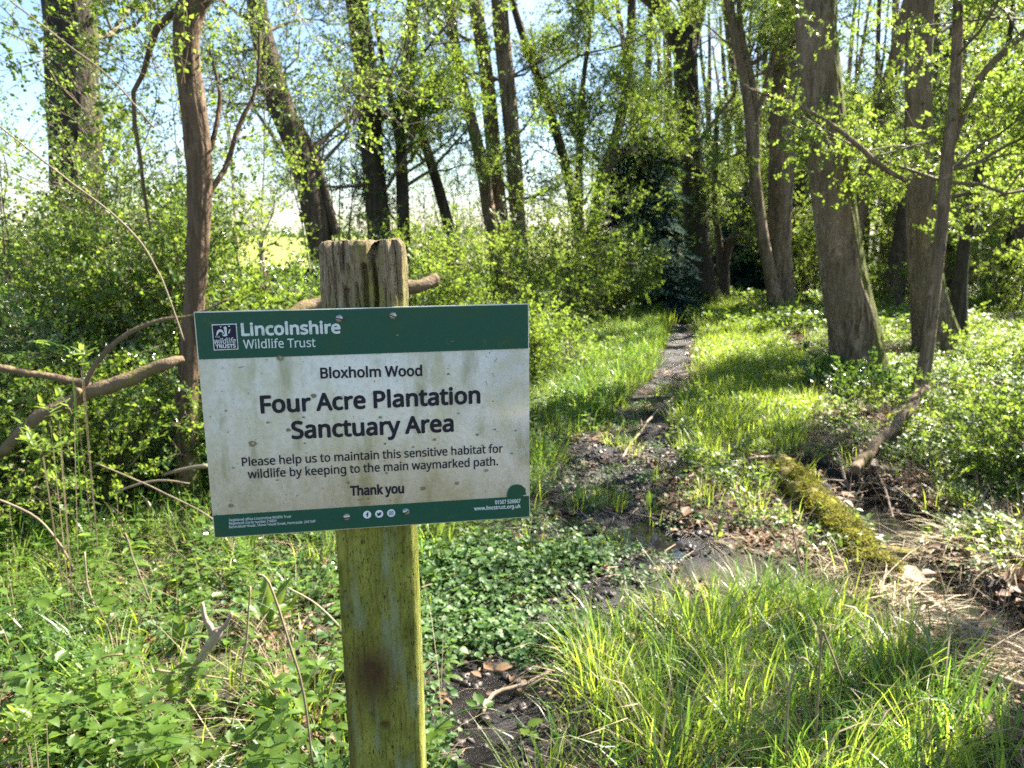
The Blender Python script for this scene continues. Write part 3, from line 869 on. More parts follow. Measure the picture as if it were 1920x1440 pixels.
for _ in range(2400):
    if len(placed) >= 125: break
    y = rs2.uniform(14.5, 46); px = rs2.uniform(1190, 2080) if rs2.rand() < .9 else rs2.uniform(560, 1190)
    if px < 1190 and (y > 20 or len(placed) % 3): continue
    if 1225 < px < 1330 and y < 30: continue
    if y < 17 and px < 1500: continue
    x = (px - 960) / FPX * y * 1.02
    if any(math.hypot(x - a, y - b) < (.55 + .025 * y) for a, b in placed): continue
    placed.append((x, y))
    s = BG[rs2.randint(5)]
    c = copy_tree(s); sc_ = rs2.uniform(.8, 1.35)
    c.location = (x, y, H1(x, y)); c.rotation_euler = (rs2.uniform(-.06, .06), rs2.uniform(-.08, .08), rs2.uniform(0, 6.28)); c.scale = (sc_, sc_, sc_)
    if px < 1190: c['label'] = 'thin leafy tree among the thicket behind the top of the sign'; c['group'] = 'thin trees in the thicket behind the sign'

# ------------------------------------------------------------------ shrubs
def shrub(name, label, px, D, h, w, keys, n=260, stems=9, scl=1.0, cat='shrub', group=None, stem_r=.012, zlow=.05, xy=None, fade=.0):
    x, y = xy if xy else ((px - 960) / FPX * D * 1.0, D)
    z = H1(x, y)
    t = thing(name, label, cat, (x, y, z), group)
    P_, R_ = [], []
    cent = []
    for s in range(stems):
        a = RS.uniform(0, 6.28); rr = w * math.sqrt(RS.rand()) * .9; hh = h * RS.uniform(.55, 1.02) * (1 - .35 * (rr / w) ** 2)
        b0 = np.array([math.cos(a) * rr * .25, math.sin(a) * rr * .25, -.05]); e = np.array([math.cos(a) * rr, math.sin(a) * rr, hh])
        m_ = (b0 + e) / 2 + np.array([RS.uniform(-.1, .1), RS.uniform(-.1, .1), .08 * h])
        L = smooth_line([b0, m_, e], 9) + RS.randn(9, 3) * .012
        mb = MB(); mb.tube(L, np.linspace(stem_r, stem_r * .3, 9) * RS.uniform(.7, 1.3), 5, cap=False)
        cent += list(L[2:])
        for q in range(4):
            i_ = RS.randint(2, 9); L2 = [L[i_]]; d = rdir(-.2, .9)
            for _ in range(4): d = d + RS.randn(3) * .3; d /= np.linalg.norm(d); L2.append(L2[-1] + d * h * .07)
            mb.tube(L2, np.linspace(stem_r * .4, stem_r * .15, 5), 3, cap=False); cent += L2
        link('stem', mb.mesh('stem', M['twig'], True), t)
    cent = np.array(cent)
    i_ = RS.randint(0, len(cent), n); sp = .06 * w + .05
    pts = cent[i_] + RS.randn(n, 3) * [sp * 1.4, sp * 1.4, sp]
    pts[:, 2] = np.maximum(pts[:, 2], zlow)
    out = pts * [1, 1, .4]; rots = [eul(o_ * .6 + rdir(-.3, .9) * .9, RS.uniform(0, 6.28)) for o_ in out]
    scatter('foliage', keys, pts, rots, RS.uniform(.7, 1.3, n) * scl, t)
    return t

# left bank
shrub('privet_bush', 'dense glossy green bush in front of the thick trunk at the left edge', 50, 5.6, 1.6, .85, SMALL + MID, 1000, 12, 1.0)
shrub('privet_bush', 'dense green bush between the thick left trunk and the crooked thin tree', 240, 5.3, 1.75, .75, SMALL + MID, 950, 11, 1.0)
shrub('privet_bush', 'low dark green bush below the gap to the yellow field', 455, 6.3, 1.0, .75, SMALL + MID, 700, 14, 1.2)
shrub('privet_bush', 'green bush behind the left edge of the post, under the leaning trunk', 575, 7.2, 1.0, .8, SMALL, 700, 14, 1.25)
shrub('privet_bush', 'leafy bush at the left edge behind the fallen branch', -60, 4.2, 1.0, .65, SMALL, 800, 12, 1.2)
shrub('bramble_thicket', 'tangled bramble below the fallen branch at the left edge', 90, 3.7, .62, .55, MID, 330, 12, .8)
shrub('bramble_thicket', 'tangled bramble just left of the crooked thin trunk', 215, 4.4, .60, .45, MID, 240, 12, .8)
shrub('bramble_thicket', 'low bramble behind the left side of the sign board', 470, 4.4, .7, .6, SMALL, 500, 12, 1.2)
shrub('elder_bush', 'tall loose bush with sparse small leaves against the sky at the far left', 20, 5.0, 2.9, .6, SPARSE, 60, 4, .8)
shrub('elder_bush', 'tall loose bush with thin upright stems between the two left trunks', 262, 5.2, 2.9, .45, SPARSE, 210, 5, .8)
shrub('elder_bush', 'airy small leaved bush against the bright sky right of the crooked trunk', 455, 7.4, 3.8, .8, SPARSE, 330, 6, .9)
shrub('elder_bush', 'airy bush with fine twigs against the sky between leaning trunk and post top', 625, 11.5, 4.2, 1.0, SPARSE, 360, 8, 1.0)
shrub('elder_bush', 'airy small leaved bush far behind the crooked trunk', 350, 8.5, 3.6, .8, SPARSE, 260, 6, .9)
# thicket behind the sign
shrub('hawthorn_bush', 'broad green bush behind the right side of the post top', 815, 8.8, 1.2, .95, MID, 380, 14, .9)
shrub('hawthorn_bush', 'pale flowering looking bush with glinting leaves above the sign corner', 935, 9.5, 1.6, .95, MID, 420, 14, .9)
shrub('hawthorn_bush', 'tall green bush left of the path end with white glinting leaves', 1070, 10.6, 2.3, 1.0, MID, 460, 14, .95)
shrub('hawthorn_bush', 'round low bush at the right corner of the sign beside the path grass', 1010, 7.8, .75, .6, MID, 300, 10, .8)
shrub('hawthorn_bush', 'small bush with white glinting leaves just left of the path end', 1140, 12.8, 1.1, .6, PALE, 200, 10, 1.0)
shrub('hawthorn_bush', 'wide green bush in the thicket between the slim trunks behind the post', 720, 9.8, 1.3, 1.1, MID, 360, 14, 1.0)
shrub('hazel_bush', 'tall many stemmed bush of pale leaves behind the three close trunks', 890, 13.5, 3.6, 1.4, SPARSE, 300, 12, 1.0)
shrub('hazel_bush', 'tall many stemmed bush of pale leaves between path end and leaning trunks', 1190, 15.5, 3.4, 1.5, SPARSE, 280, 12, 1.1)
shrub('hazel_bush', 'tall airy bush behind the slim trunks above the post', 790, 14, 3.2, 1.5, SPARSE, 240, 12, 1.0)
# right side undergrowth
shrub('bramble_thicket', 'lush low bramble on the right bank below the slender crooked tree', 1900, 5.2, .26, .8, MID, 150, 10, .9)
shrub('bramble_thicket', 'low bramble at the right edge above the ditch', 1990, 4.5, .36, .6, MID, 200, 10, .8)
shrub('bramble_thicket', 'bright bramble patch behind the mossy flared trunk', 1940, 7.8, .4, .8, PALE, 170, 10, .85)
shrub('ivy_patch', 'dark ivy growing round the foot of the broad mossy trunk', 1640, 6.9, .22, .45, IVY, 240, 6, .6, cat='ivy')
shrub('hazel_bush', 'yellow green bush deep in the wood between grey trunk and broad trunk', 1515, 18, 1.8, 1.2, PALE, 280, 12, 1.2)
shrub('hazel_bush', 'yellow green bush behind the broad mossy trunk', 1670, 15, 1.5, 1.1, PALE, 260, 12, 1.1)
shrub('hazel_bush', 'pale bush far back at the right edge of the picture', 1900, 14, 1.8, 1.3, PALE, 260, 12, 1.1)
shrub('hazel_bush', 'pale bush far behind the forked tree', 1390, 21, 2.6, 1.5, PALE, 420, 12, 1.4)

# understorey that reads as one mass deep in the wood
def understorey(name, n, y0, y1, p0, p1, hz, keys, sc0, sc1):
    y = RS.uniform(y0, y1, n); px = RS.uniform(p0, p1, n); x = (px - 960) / FPX * y; z = RS.rand(n) ** 1.5 * hz
    k = fbm(x, y, 2.6, 91, 3) + .12 > z / hz * .55
    k &= ~((px > 1230) & (px < 1330) & (y < 24)) & ~((px > 1150) & (px < 1420) & (y < 16.5))
    x, y, z = x[k], y[k], z[k]; P = np.c_[x, y, hgt(x, y) + z + .1]; m_ = len(P)
    return scatter(name, keys, P, np.c_[RS.uniform(-.5, .5, m_), RS.uniform(-.9, .4, m_), RS.uniform(0, 6.28, m_)], RS.uniform(sc0, sc1, m_))
understorey('woodland_understorey', 5200, 19, 44, 1180, 2150, 4.2, MID + PALE, 1.2, 2.2)
understorey('woodland_understorey', 1500, 15, 21, 640, 1230, 2.0, MID + SMALL, 1.0, 1.6)

# conifer behind the forked tree
for (px, D, hh, lab) in ((1192, 14.2, 3.3, 'dark blue green conifer left of the forked tree'), (1392, 19.0, 2.6, 'dark conifer half hidden behind the forked tree')):
    x = (px - 960) / FPX * D; z = H1(x, D)
    t = thing('conifer_tree', lab, 'conifer', (x, D, z))
    mb = MB(); mb.tube([[0, 0, -.1], [0.03, 0, hh * .5], [0, 0, hh]], [.12, .08, .02], 10, A=0); link('trunk', mb.mesh('trunk', M['bark_dark'], True, 'moss'), t)
    pts, rots, sc_ = [], [], []
    for q in range(620):
        zz = hh * (1 - RS.rand() ** .6) * .93 + .25; r = (1 - zz / (hh + .3)) * (.95 if px < 1300 else .6); a = RS.uniform(0, 6.28); f = RS.uniform(.3, 1)
        pts.append([math.cos(a) * r * f, math.sin(a) * r * f, zz - .25 * f * r]); rots.append((RS.uniform(-.3, .3), RS.uniform(0, .5), a + RS.uniform(-.4, .4))); sc_.append(RS.uniform(.8, 1.4))
    scatter('foliage', FIR, pts, rots, sc_, t)

# far hedge line beyond the field
n = 700
P = np.c_[RS.uniform(-150, 10, n), RS.uniform(205, 225, n), np.zeros(n)]; P[:, 2] = .55 + RS.rand(n) * (2.0 + 2.5 * np.clip(fbm(P[:, 0], P[:, 0] * 0, 18, 4), 0, 1))
scatter('distant_hedgerow', IVY, P, RS.uniform(0, 6.28, (n, 3)), RS.uniform(6, 11, n))
# fence post at the field edge
x = (497 - 960) / FPX * 22; t = thing('fence_post', 'short dark wooden post at the edge of the yellow field', 'post', (x, 22, H1(x, 22)))
mb = MB(); mb.tube([[0, 0, -.2], [.01, 0, .5], [.0, 0, 1.15], [0, 0, 1.2]], [.085, .08, .075, .05], 10, wob=.03); link('timber', mb.mesh('timber', M['stick'], True), t)

# ------------------------------------------------------------------ ground vegetation
m, n, l = newmat('mud clod')
finish(n, l, mixc(n, l, noise(n, l, 70, 5, .6), (.012, .010, .010), (.075, .058, .048)), ramp(n, l, noise(n, l, 40, 3), .45, .6, (.4, .4, .4), (.85, .85, .85)), noise(n, l, 200, 4), .6, .004, .5); M['clod'] = m
def sample(poly, dens, clump=None, clump_s=.6, avoid_path=0.0, avoid_ditch=0.0, near_boost=None):
    lo, hi = poly.min(0), poly.max(0)
    n = int(dens * (hi[0] - lo[0]) * (hi[1] - lo[1]))
    n = min(n, 400000)
    x = RS.uniform(lo[0], hi[0], n); y = RS.uniform(lo[1], hi[1], n)
    k = inpoly(x, y, poly)
    if clump is not None: k &= (fbm(x, y, clump_s, int(clump * 100) % 50 + 60, 3) > clump - RS.rand(n) * .15)
    if avoid_path is not None:
        d, w = poly_dist(x, y, PATH); k &= (d > w * (1 - .35 * RS.rand(n)) + avoid_path)
    if avoid_ditch is not None:
        d, w = poly_dist(x, y, DITCH); k &= (d > w * .8 + avoid_ditch)
    x, y = x[k], y[k]
    k = ~((np.abs(x + .155) < .07) & (np.abs(y - 1.03) < .07))
    return x[k], y[k]

def carpet(name, label, cat, keys, x, y, s0, s1, dz=0.0, tilt=.12, **kw):
    n = len(x)
    P = np.c_[x, y, hgt(x, y) + dz]
    rot = np.c_[RS.uniform(-tilt, tilt, n), RS.uniform(-tilt, tilt, n), RS.uniform(0, 6.28, n)]
    return scatter(name, keys, P, rot, RS.uniform(s0, s1, n))

ALLW = np.array([(-14, 1.2), (-16, 16), (-30, 30), (42, 34), (30, 14), (5, 1.2)])
LEFT = region([(-900, 2100), (-900, 1000), (-500, 760), (0, 700), (420, 700), (640, 700), (1000, 690), (1010, 900), (960, 1010), (840, 1060), (800, 1180), (840, 1440), (880, 2100)])
MATC = region([(780, 1090), (850, 1000), (1000, 985), (1090, 1020), (1200, 1040), (1180, 1090), (1090, 1160), (1040, 1210), (960, 1200), (850, 1210), (790, 1230)])
MATC2 = region([(780, 1230), (820, 1400), (830, 1900), (700, 1900), (700, 1230)])
BANKR = region([(1640, 720), (1800, 640), (2100, 620), (2500, 700), (2300, 900), (1920, 920), (1760, 890), (1680, 830)])

x, y = sample(GRASS_L, 150, -.25, .5, .05); carpet('meadow_grass', '', '', MEAD + DGR, x, y, .7, 1.45)
x, y = sample(GRASS_L, 45, -.05, .4); carpet('weeds', '', '', WEED + HERB + NETTLE, x, y, .6, 1.1)
x, y = sample(GRASS_L, 22, .0, .4); carpet('dry_straw', '', '', STRAW, x, y, .4, .9)
x, y = sample(GRASS_R, 45, -.05, .4); carpet('weeds', '', '', COVER + HERB, x, y, .7, 1.2)
x, y = sample(GRASS_R, 26, .0, .4); carpet('dry_straw', '', '', STRAW, x, y, .4, .8)
x, y = sample(GRASS_R, 150, -.22, .55, .05); carpet('meadow_grass', '', '', MEAD, x, y, .6, 1.35)
far_ = np.array([(-1, 11.5), (-3, 26), (14, 34), (30, 26), (14, 11), (4, 11)])
x, y = sample(far_, 26, -.02, 2.2); carpet('woodland_grass', '', '', MEAD, x, y, 1.1, 1.9)
x, y = sample(far_, 22, -.1, 1.6); carpet('woodland_herbs', '', '', HERB, x, y, 1.3, 2.4)
x, y = sample(np.array([(2.5, 7), (2.2, 11), (14, 13), (9, 6)]), 32, .08, .9); carpet('woodland_herbs', '', '', HERB + COVER, x, y, .8, 1.3)
x, y = sample(np.array([(2.4, 6), (2.2, 11), (14, 13), (9, 5)]), 70, -.1, .8); carpet('leaf_litter', '', '', DEAD + ['twigs'], x, y, .6, 1.2, .006, .4)
x, y = sample(np.array([(2.5, 7), (2.2, 11), (14, 13), (9, 6)]), 16, .1, .9); carpet('woodland_grass', '', '', MEAD, x, y, .8, 1.3)
x, y = sample(TUSS_R, 100, -.12, .5, .03, .02); carpet('tall_grass', '', '', MEAD + DGR, x, y, .8, 1.45)
x, y = sample(TUSS_R, 85, -.05, .5, .0, .0); carpet('dry_straw', '', '', STRAW, x, y, .5, .9, 0, .3)
x, y = sample(LITTER, 60, .0, .4, None, -.05); carpet('dry_straw', '', '', STRAW, x, y, .5, 1.0)
x, y = sample(LITTER, 70, .02, .5, .02, .04); carpet('ground_cover', '', '', COVER + HERB, x, y, .7, 1.2)
x, y = sample(LITTER, 22, .05, .8, .02, .04); carpet('meadow_grass', '', '', MEAD, x, y, .7, 1.2)
x, y = sample(LITTER, 170, -.2, .4, -.1, -.15); carpet('leaf_litter', '', '', DEAD, x, y, .3, .75, .004)
x, y = sample(LITTER, 60, .05, .3, -.1, -.2); carpet('dry_straw', '', '', STRAW, x, y, .4, .8, 0, .5)
MATC = region([(770, 1040), (850, 985), (1000, 960), (1110, 1000), (1240, 1040), (1190, 1110), (1100, 1190), (1050, 1240), (960, 1215), (850, 1225), (780, 1250)])
x, y = sample(MATC, 330, .02, .28, None); carpet('ground_cover', '', '', COVER, x, y, .6, 1.4)
x, y = sample(MATC, 24, .0, .3, None); carpet('weeds', '', '', HERB + MEAD, x, y, .4, .8)
x, y = sample(MATC2, 260, -.12, .3, None); carpet('ground_cover', '', '', COVER, x, y, .8, 1.25)
x, y = sample(BANKR, 34, -.05, .5); carpet('nettles', '', '', NETTLE + IVY, x, y, .7, 1.3)
x, y = sample(BANKR, 80, -.02, .5); carpet('ground_cover', '', '', COVER + HERB, x, y, .8, 1.4)
x, y = sample(BANKR, 120, -.1, .4, None, None); carpet('leaf_litter', '', '', DEAD + ['twigs'], x, y, .35, .8, .006, .4)
x, y = sample(LEFT, 70, -.02, .4, .0); carpet('ground_cover', '', '', COVER, x, y, .9, 1.5)
x, y = sample(LEFT, 50, .02, .4, .0); carpet('weeds', '', '', WEED + HERB, x, y, .6, 1.15)
x, y = sample(LEFT, 40, .02, .6, .03); carpet('nettles', '', '', NETTLE, x, y, .6, 1.35)
x, y = sample(LEFT, 22, .05, .5, .03); carpet('ground_ivy', '', '', IVY, x, y, .4, .9, .03, .5)
x, y = sample(LEFT, 50, .02, .5, .03); carpet('tall_grass', '', '', DGR + MEAD, x, y, .8, 1.4)
x, y = sample(LEFT, 44, -.05, .5, -.05); carpet('dry_straw', '', '', STRAW, x, y, .6, 1.2)
ALLN = np.array([(-4, 1.3), (-4.5, 8), (6, 9), (5, 1.3)])
x, y = sample(ALLN, 34, .0, .5, None, None); carpet('leaf_litter', '', '', DEAD, x, y, .35, .9, .004)
x, y = sample(ALLN, 14, .0, .5, None, None); carpet('twig_litter', '', '', ['twigs'], x, y, .5, 1.3, .004)
x, y = sample(ALLW, 9, .0, 1.2); carpet('leaf_litter', '', '', DEAD, x, y, .9, 1.6, .004)
# lumps of trodden mud along the path
for i_ in range(3):
    bm_ = np.array([[x_, y_, z_] for z_ in (-1, 0, 1) for x_, y_ in [(math.cos(a) * (1 - .45 * abs(z_)), math.sin(a) * (1 - .45 * abs(z_))) for a in np.arange(6) * math.pi / 3]])
    bm_ = bm_ * (1 + .28 * RS.randn(18, 1)) * [.022, .016, .009]
    F_ = [[a * 6 + b, a * 6 + (b + 1) % 6, a * 6 + 6 + (b + 1) % 6, a * 6 + 6 + b] for a in range(2) for b in range(6)]
    mb = MB(); mb.add(bm_, F_, [[12, 13, 14], [12, 14, 15], [12, 15, 16], [12, 16, 17]]); proto('clod%d' % i_, mb.mesh('clod', M['clod'], True))
PR_ = region([(700, 1900), (760, 1300), (800, 1180), (900, 1100), (950, 900), (1150, 760), (1240, 600), (1290, 600), (1300, 760), (1390, 960), (1250, 1080), (1060, 1250), (1060, 1440), (1050, 1900)])
x, y = sample(PR_, 420, None, .3, None, None); d9, w9 = poly_dist(x, y, PATH); k9 = d9 < w9 * 1.05
carpet('mud_clods', '', '', ['clod0', 'clod1', 'clod2'], x[k9 & (y < 5.5)], y[k9 & (y < 5.5)], .3, 1.2, 0, .5)
# scattered low cover in the path edges
d_ = region([(960, 1150), (1010, 860), (1150, 760), (1260, 700), (1300, 760), (1300, 1000), (1180, 1100)])
x, y = sample(d_, 60, .08, .22, None); carpet('ground_cover', '', '', COVER, x, y, .5, 1.0)
x, y = sample(d_, 26, .1, .25, None); carpet('meadow_grass', '', '', MEAD, x, y, .5, 1.1)

fx_, fy_ = [], []
for a_, b_f, r_f in FEET:
    if b_f > 16: continue
    for _ in range(26):
        t_ = RS.uniform(0, 6.28); q_ = r_f + RS.uniform(.02, .22); fx_.append(a_ + q_ * math.cos(t_)); fy_.append(b_f + q_ * math.sin(t_))
fx_, fy_ = np.array(fx_), np.array(fy_); carpet('weeds', '', '', HERB + MEAD + COVER, fx_, fy_, .6, 1.3)
DIT = region([(1600, 880), (1700, 900), (1850, 1040), (2050, 1130), (2200, 1260), (2000, 1260), (1850, 1170), (1700, 1110), (1620, 1020)])
x, y = sample(DIT, 260, .0, .2, None, None); carpet('leaf_litter', '', '', DEAD + ['twigs', 'twigs'], x, y, .4, 1.0, .02, .5)
x, y = sample(DIT, 120, .0, .25, None, None); carpet('dry_straw', '', '', STRAW, x, y, .4, .8, .0, .9)
x, y = sample(LEFT, 9, .05, .4, None, None); n_t = len(x)
scatter('straw_thatch', THATCH, np.c_[x, y, hgt(x, y)], np.c_[RS.uniform(-.3, .3, n_t), RS.uniform(-.3, .3, n_t), RS.uniform(0, 6.28, n_t)], RS.uniform(.4, .8, n_t))
STRAWB = region([(1560, 1060), (1640, 1090), (1780, 1190), (1960, 1290), (2100, 1380), (1900, 1330), (1740, 1240), (1600, 1150)])
x, y = sample(STRAWB, 330, None, .3, None, None); carpet('dry_straw', '', '', STRAW, x, y, .45, .95, 0, .5)
x, y = sample(STRAWB, 80, None, .3, None, None); n_t = len(x)
scatter('straw_thatch', THATCH, np.c_[x, y, hgt(x, y)], np.c_[RS.uniform(-.3, .3, n_t), RS.uniform(-.1, .5, n_t), RS.uniform(-.9, .7, n_t)], RS.uniform(.6, 1.2, n_t))
x, y = sample(region([(1330, 1000), (1560, 1010), (1660, 1080), (1560, 1110), (1400, 1060)]), 50, .0, .3, None, None); n_t = len(x)
scatter('straw_thatch', THATCH, np.c_[x, y, hgt(x, y)], np.c_[RS.uniform(-.3, .3, n_t), RS.uniform(-.1, .5, n_t), RS.uniform(0, 6.28, n_t)], RS.uniform(.5, 1.0, n_t))
x, y = sample(region([(1690, 940), (2100, 900), (2200, 1060), (1900, 1080), (1730, 1010)]), 26, .0, .4, None, None); n_t = len(x)
scatter('straw_thatch', THATCH, np.c_[x, y, hgt(x, y)], np.c_[RS.uniform(-.3, .3, n_t), RS.uniform(-.1, .5, n_t), RS.uniform(2.2, 5, n_t)], RS.uniform(.6, 1.0, n_t))
LITB = region([(1230, 870), (1340, 850), (1480, 850), (1560, 960), (1480, 1040), (1380, 1020), (1250, 950)])
x, y = sample(LITB, 190, -.1, .3, None, None); carpet('leaf_litter', '', '', DEAD + ['twigs'], x, y, .3, .65, .006, .4)
x, y = sample(region([(1620, 860), (2000, 840), (2200, 1000), (2000, 1130), (1700, 1060)]), 220, -.1, .3, None, None); carpet('leaf_litter', '', '', DEAD + ['twigs'], x, y, .3, .7, .006, .5)
x, y = sample(LEFT, 70, -.1, .35, None, None); carpet('leaf_litter', '', '', DEAD + ['twigs'], x, y, .35, .7, .006, .4)
TL = ['large arching green grass tussock in the lower right, nearest the post', 'bright green grass tussock in the middle of the grassy patch beside the mud',
      'broad grass tussock at the bottom edge right of the mud', 'dark green upright grass clump below the mossy log', 'tall grass tussock low in the right corner',
      'pale sunlit grass tussock on the top edge of the grassy patch', 'grass tussock spilling over the mud beside the fallen twig', 'grass tussock at the right of the patch, beside the dry straw bank',
      'arching grass clump left of the post, low down beside the mud', 'grass clump left of the forked dead stick', 'grass tussock beside the lower right of the post',
      'grass tussock under the short mossy log end', 'wide grass tussock at the bottom right, below the pale dock leaf', 'leafy grass tussock between the two bottom tussocks']
TP = [(1130, 1290, 1.0), (1330, 1210, 1.05), (1250, 1420, 1.0), (1560, 1170, .85), (1740, 1400, 1.0), (1430, 1160, .85), (1110, 1230, .85), (1700, 1260, .85), (560, 1340, .95), (220, 1310, .8), (1010, 1480, .7), (1250, 1160, .75), (1560, 1450, 1.0), (1400, 1330, 1.0)]
for q, (px, py, s) in enumerate(TP):
    c = gnd(px, py)
    link('grass_tussock', TUSSOCK_MESH[q % 3], None, (c[0], c[1], H1(c[0], c[1])), (0, 0, RS.uniform(0, 6.28)), label=TL[q], category='grass tussock', group='big grass tussocks').scale = (s, s, s * RS.uniform(.8, 1.05))

# ------------------------------------------------------------------ logs, fallen branches and sticks
def wood(name, label, cat, parts, mat, k=10, moss=.3, wob=.05, seed=0, kids='branch', side=None):
    base = np.array(parts[0][0][len(parts[0][0]) // 2], float)
    t = thing(name, label, cat, tuple(base))
    for q, (P, R) in enumerate(parts):
        P = np.array(P, float) - base
        n = max(8, min(46, int(np.linalg.norm(np.diff(P, axis=0), axis=1).sum() / .03)))
        PR = smooth_line(np.c_[P, R], n); Rn = np.maximum(PR[:, 3], .002)
        L = PR[:, :3] + np.stack([fbm(np.arange(n) * .1, np.zeros(n), .5, seed + s, 4) for s in range(3)], 1) * (Rn[:, None] * .8 + (.004 if cat in ('stick', 'stem', 'branch') else 0))
        mb = MB(); mb.tube(L, Rn * (1 + .12 * fbm(np.arange(n) * .1, np.ones(n), .25, seed + 7, 3)), k, wob=wob, A=moss)
        link('trunk' if (q == 0 and cat == 'log') else ('stick' if q == 0 else kids), mb.mesh('wood', mat, k > 8, 'moss'), t)
    return t

def onground(rows, lift=.0):
    P, R = [], []
    for px, py, w in rows:
        c = gnd(px, py); r = w / 2 / FPX * c[1]
        P.append([c[0], c[1], H1(c[0], c[1]) + r * .5 + lift]); R.append(r)
    return P, R

t = wood('mossy_log', 'thick log covered in yellow green moss lying along the left side of the ditch', 'log',
     [onground([(1468, 885, 34), (1500, 925, 44), (1560, 985, 48), (1600, 1030, 56), (1650, 1085, 58)], .012)], M['log'], 14, .46, .14, 5)
pts = [];
P_, R_ = onground([(1468, 885, 34), (1500, 925, 44), (1560, 985, 48), (1600, 1030, 56), (1650, 1085, 58)], .012)
PR = smooth_line(np.c_[P_, R_], 400)
for q in range(900):
    i_ = RS.randint(400); p = PR[i_]; a = RS.uniform(-.3, 3.4)
    if lattice(np.array(i_ / 42.), np.array(a * .8), 3) < .38 and RS.rand() < .9: continue
    pts.append((p[0] + math.cos(a) * p[3], p[1] - .25 * math.cos(a) * p[3], p[2] + math.sin(a) * p[3] * .95))
b0 = np.array(t.location); pts = np.array(pts) - b0
nm_ = len(pts); scatter('moss', MOSS, pts, np.c_[RS.uniform(-.6, .6, nm_), RS.uniform(-.6, .6, nm_), RS.uniform(0, 6.28, nm_)], RS.uniform(.6, 1.3, nm_), t)
P_, R_ = seg([(1640, 1030, 30), (1720, 1042, 28), (1800, 1058, 26), (1880, 1072, 28), (1990, 1080, 30)], 3.55)
t = wood('mossy_branch', 'mossy branch lying level across the dark water of the ditch', 'branch', [(P_, R_)], M['log'], 10, .42, .10, 6)
P_, R_ = onground([(1560, 1060, 8), (1680, 1095, 11), (1800, 1180, 14), (1910, 1240, 14), (2010, 1290, 12)], .04)
wood('fallen_branch', 'grey bare branch along the near bank of the ditch, below the straw', 'branch', [(P_, R_)], M['stick'], 8, 0, .08, 8)
P_, R_ = onground([(1800, 1255, 12), (1860, 1280, 15), (1960, 1310, 12)], .03)
wood('fallen_branch', 'short thick dead branch at the right edge under the ditch bank', 'branch', [(P_, R_)], M['stick'], 8, 0, .08, 9)
P_, R_ = seg([(1735, 725, 17), (1700, 775, 18), (1660, 815, 17), (1618, 862, 17), (1602, 882, 14)], 5.5, 4.4)
wood('fallen_pole', 'pale sawn pole leaning down from the foot of the slender crooked tree', 'branch', [(P_, R_)], M['log'], 12, .12, .02, 10)
for rows, lab in (([(1530, 870, 9), (1580, 915, 10), (1640, 975, 8)], 'thin pale stick beside the mossy log, pointing at the ditch'),
                  ([(1635, 862, 8), (1655, 900, 9), (1690, 950, 7)], 'thin pale stick hanging over the ditch below the pole'),
                  ([(1570, 865, 12), (1605, 892, 13), (1625, 905, 10)], 'stubby dark stick between the pole and the mossy log'),
                  ([(905, 1325, 13), (925, 1290, 14), (985, 1275, 13), (1030, 1258, 9)], 'bent pale twig lying on the bare mud right of the post'),
                  ([(1165, 850, 6), (1215, 790, 7), (1262, 742, 5)], 'thin curved straw coloured twig across the path'),
                  ([(1455, 860, 9), (1400, 870, 8), (1330, 905, 6)], 'thin stick in the leaf litter left of the mossy log'),
                  ([(1650, 1010, 7), (1740, 1000, 7), (1830, 965, 5)], 'thin bare stick slanting up over the ditch water'),
                  ([(640, 1150, 12), (600, 1160, 12), (560, 1185, 10)], 'broken grey stick lying left of the post under the dock leaves')):
    P_, R_ = onground([(a, b, c * .62) for a, b, c in rows], .03)
    wood('dead_stick', lab, 'stick', [(P_, R_)], M['stick'], 6, 0, .08, len(rows) + int(rows[0][0]))

# pale stone in the grass
c = gnd(1672, 1212); t = thing('stone', 'pale angular stone half hidden in the grass right of the dark green clump', 'stone', (c[0], c[1], H1(c[0], c[1])))
V = np.array([[-.06, -.03, -.02], [.05, -.045, -.02], [.07, .03, -.02], [-.04, .05, -.02], [-.045, -.02, .035], [.03, -.03, .05], [.05, .02, .03], [-.02, .035, .045], [.0, .0, .055]])
link('rock', mesh_np('rock', V, [np.array([[0, 1, 5, 4], [1, 2, 6, 5], [2, 3, 7, 6], [3, 0, 4, 7]]), np.array([[4, 5, 8], [5, 6, 8], [6, 7, 8], [7, 4, 8]])], M['stick']), t)
# fallen limb in the brambles on the left
a_ = seg([(345, 672, 12), (320, 683, 20), (270, 700, 25), (215, 720, 27), (160, 735, 26), (105, 765, 24), (60, 790, 20), (0, 850, 18)], 3.35, 3.1)
b_ = seg([(170, 725, 17), (110, 712, 14), (50, 700, 13), (0, 690, 13), (-120, 665, 13)], 3.25, 3.1)
c_ = seg([(160, 722, 10), (190, 670, 10), (235, 628, 9), (300, 600, 7), (365, 590, 5), (430, 560, 4)], 3.2, 3.3)
d__ = seg([(150, 730, 12), (133, 760, 10), (128, 775, 8)], 3.15)
t = wood('fallen_limb', 'broken mossy limb caught in the brambles at the left, grey with curved side branches', 'branch', [a_, b_, c_, d__], M['log'], 12, .27, .06, 12)
# log behind the post
a_ = seg([(500, 612, 24), (545, 588, 26), (600, 565, 28), (690, 545, 28), (770, 535, 29), (822, 522, 28)], 3.6, 4.2)
wood('mossy_log', 'mossy log end sticking out behind the top of the post', 'log', [a_], M['log'], 12, .36, .06, 14)
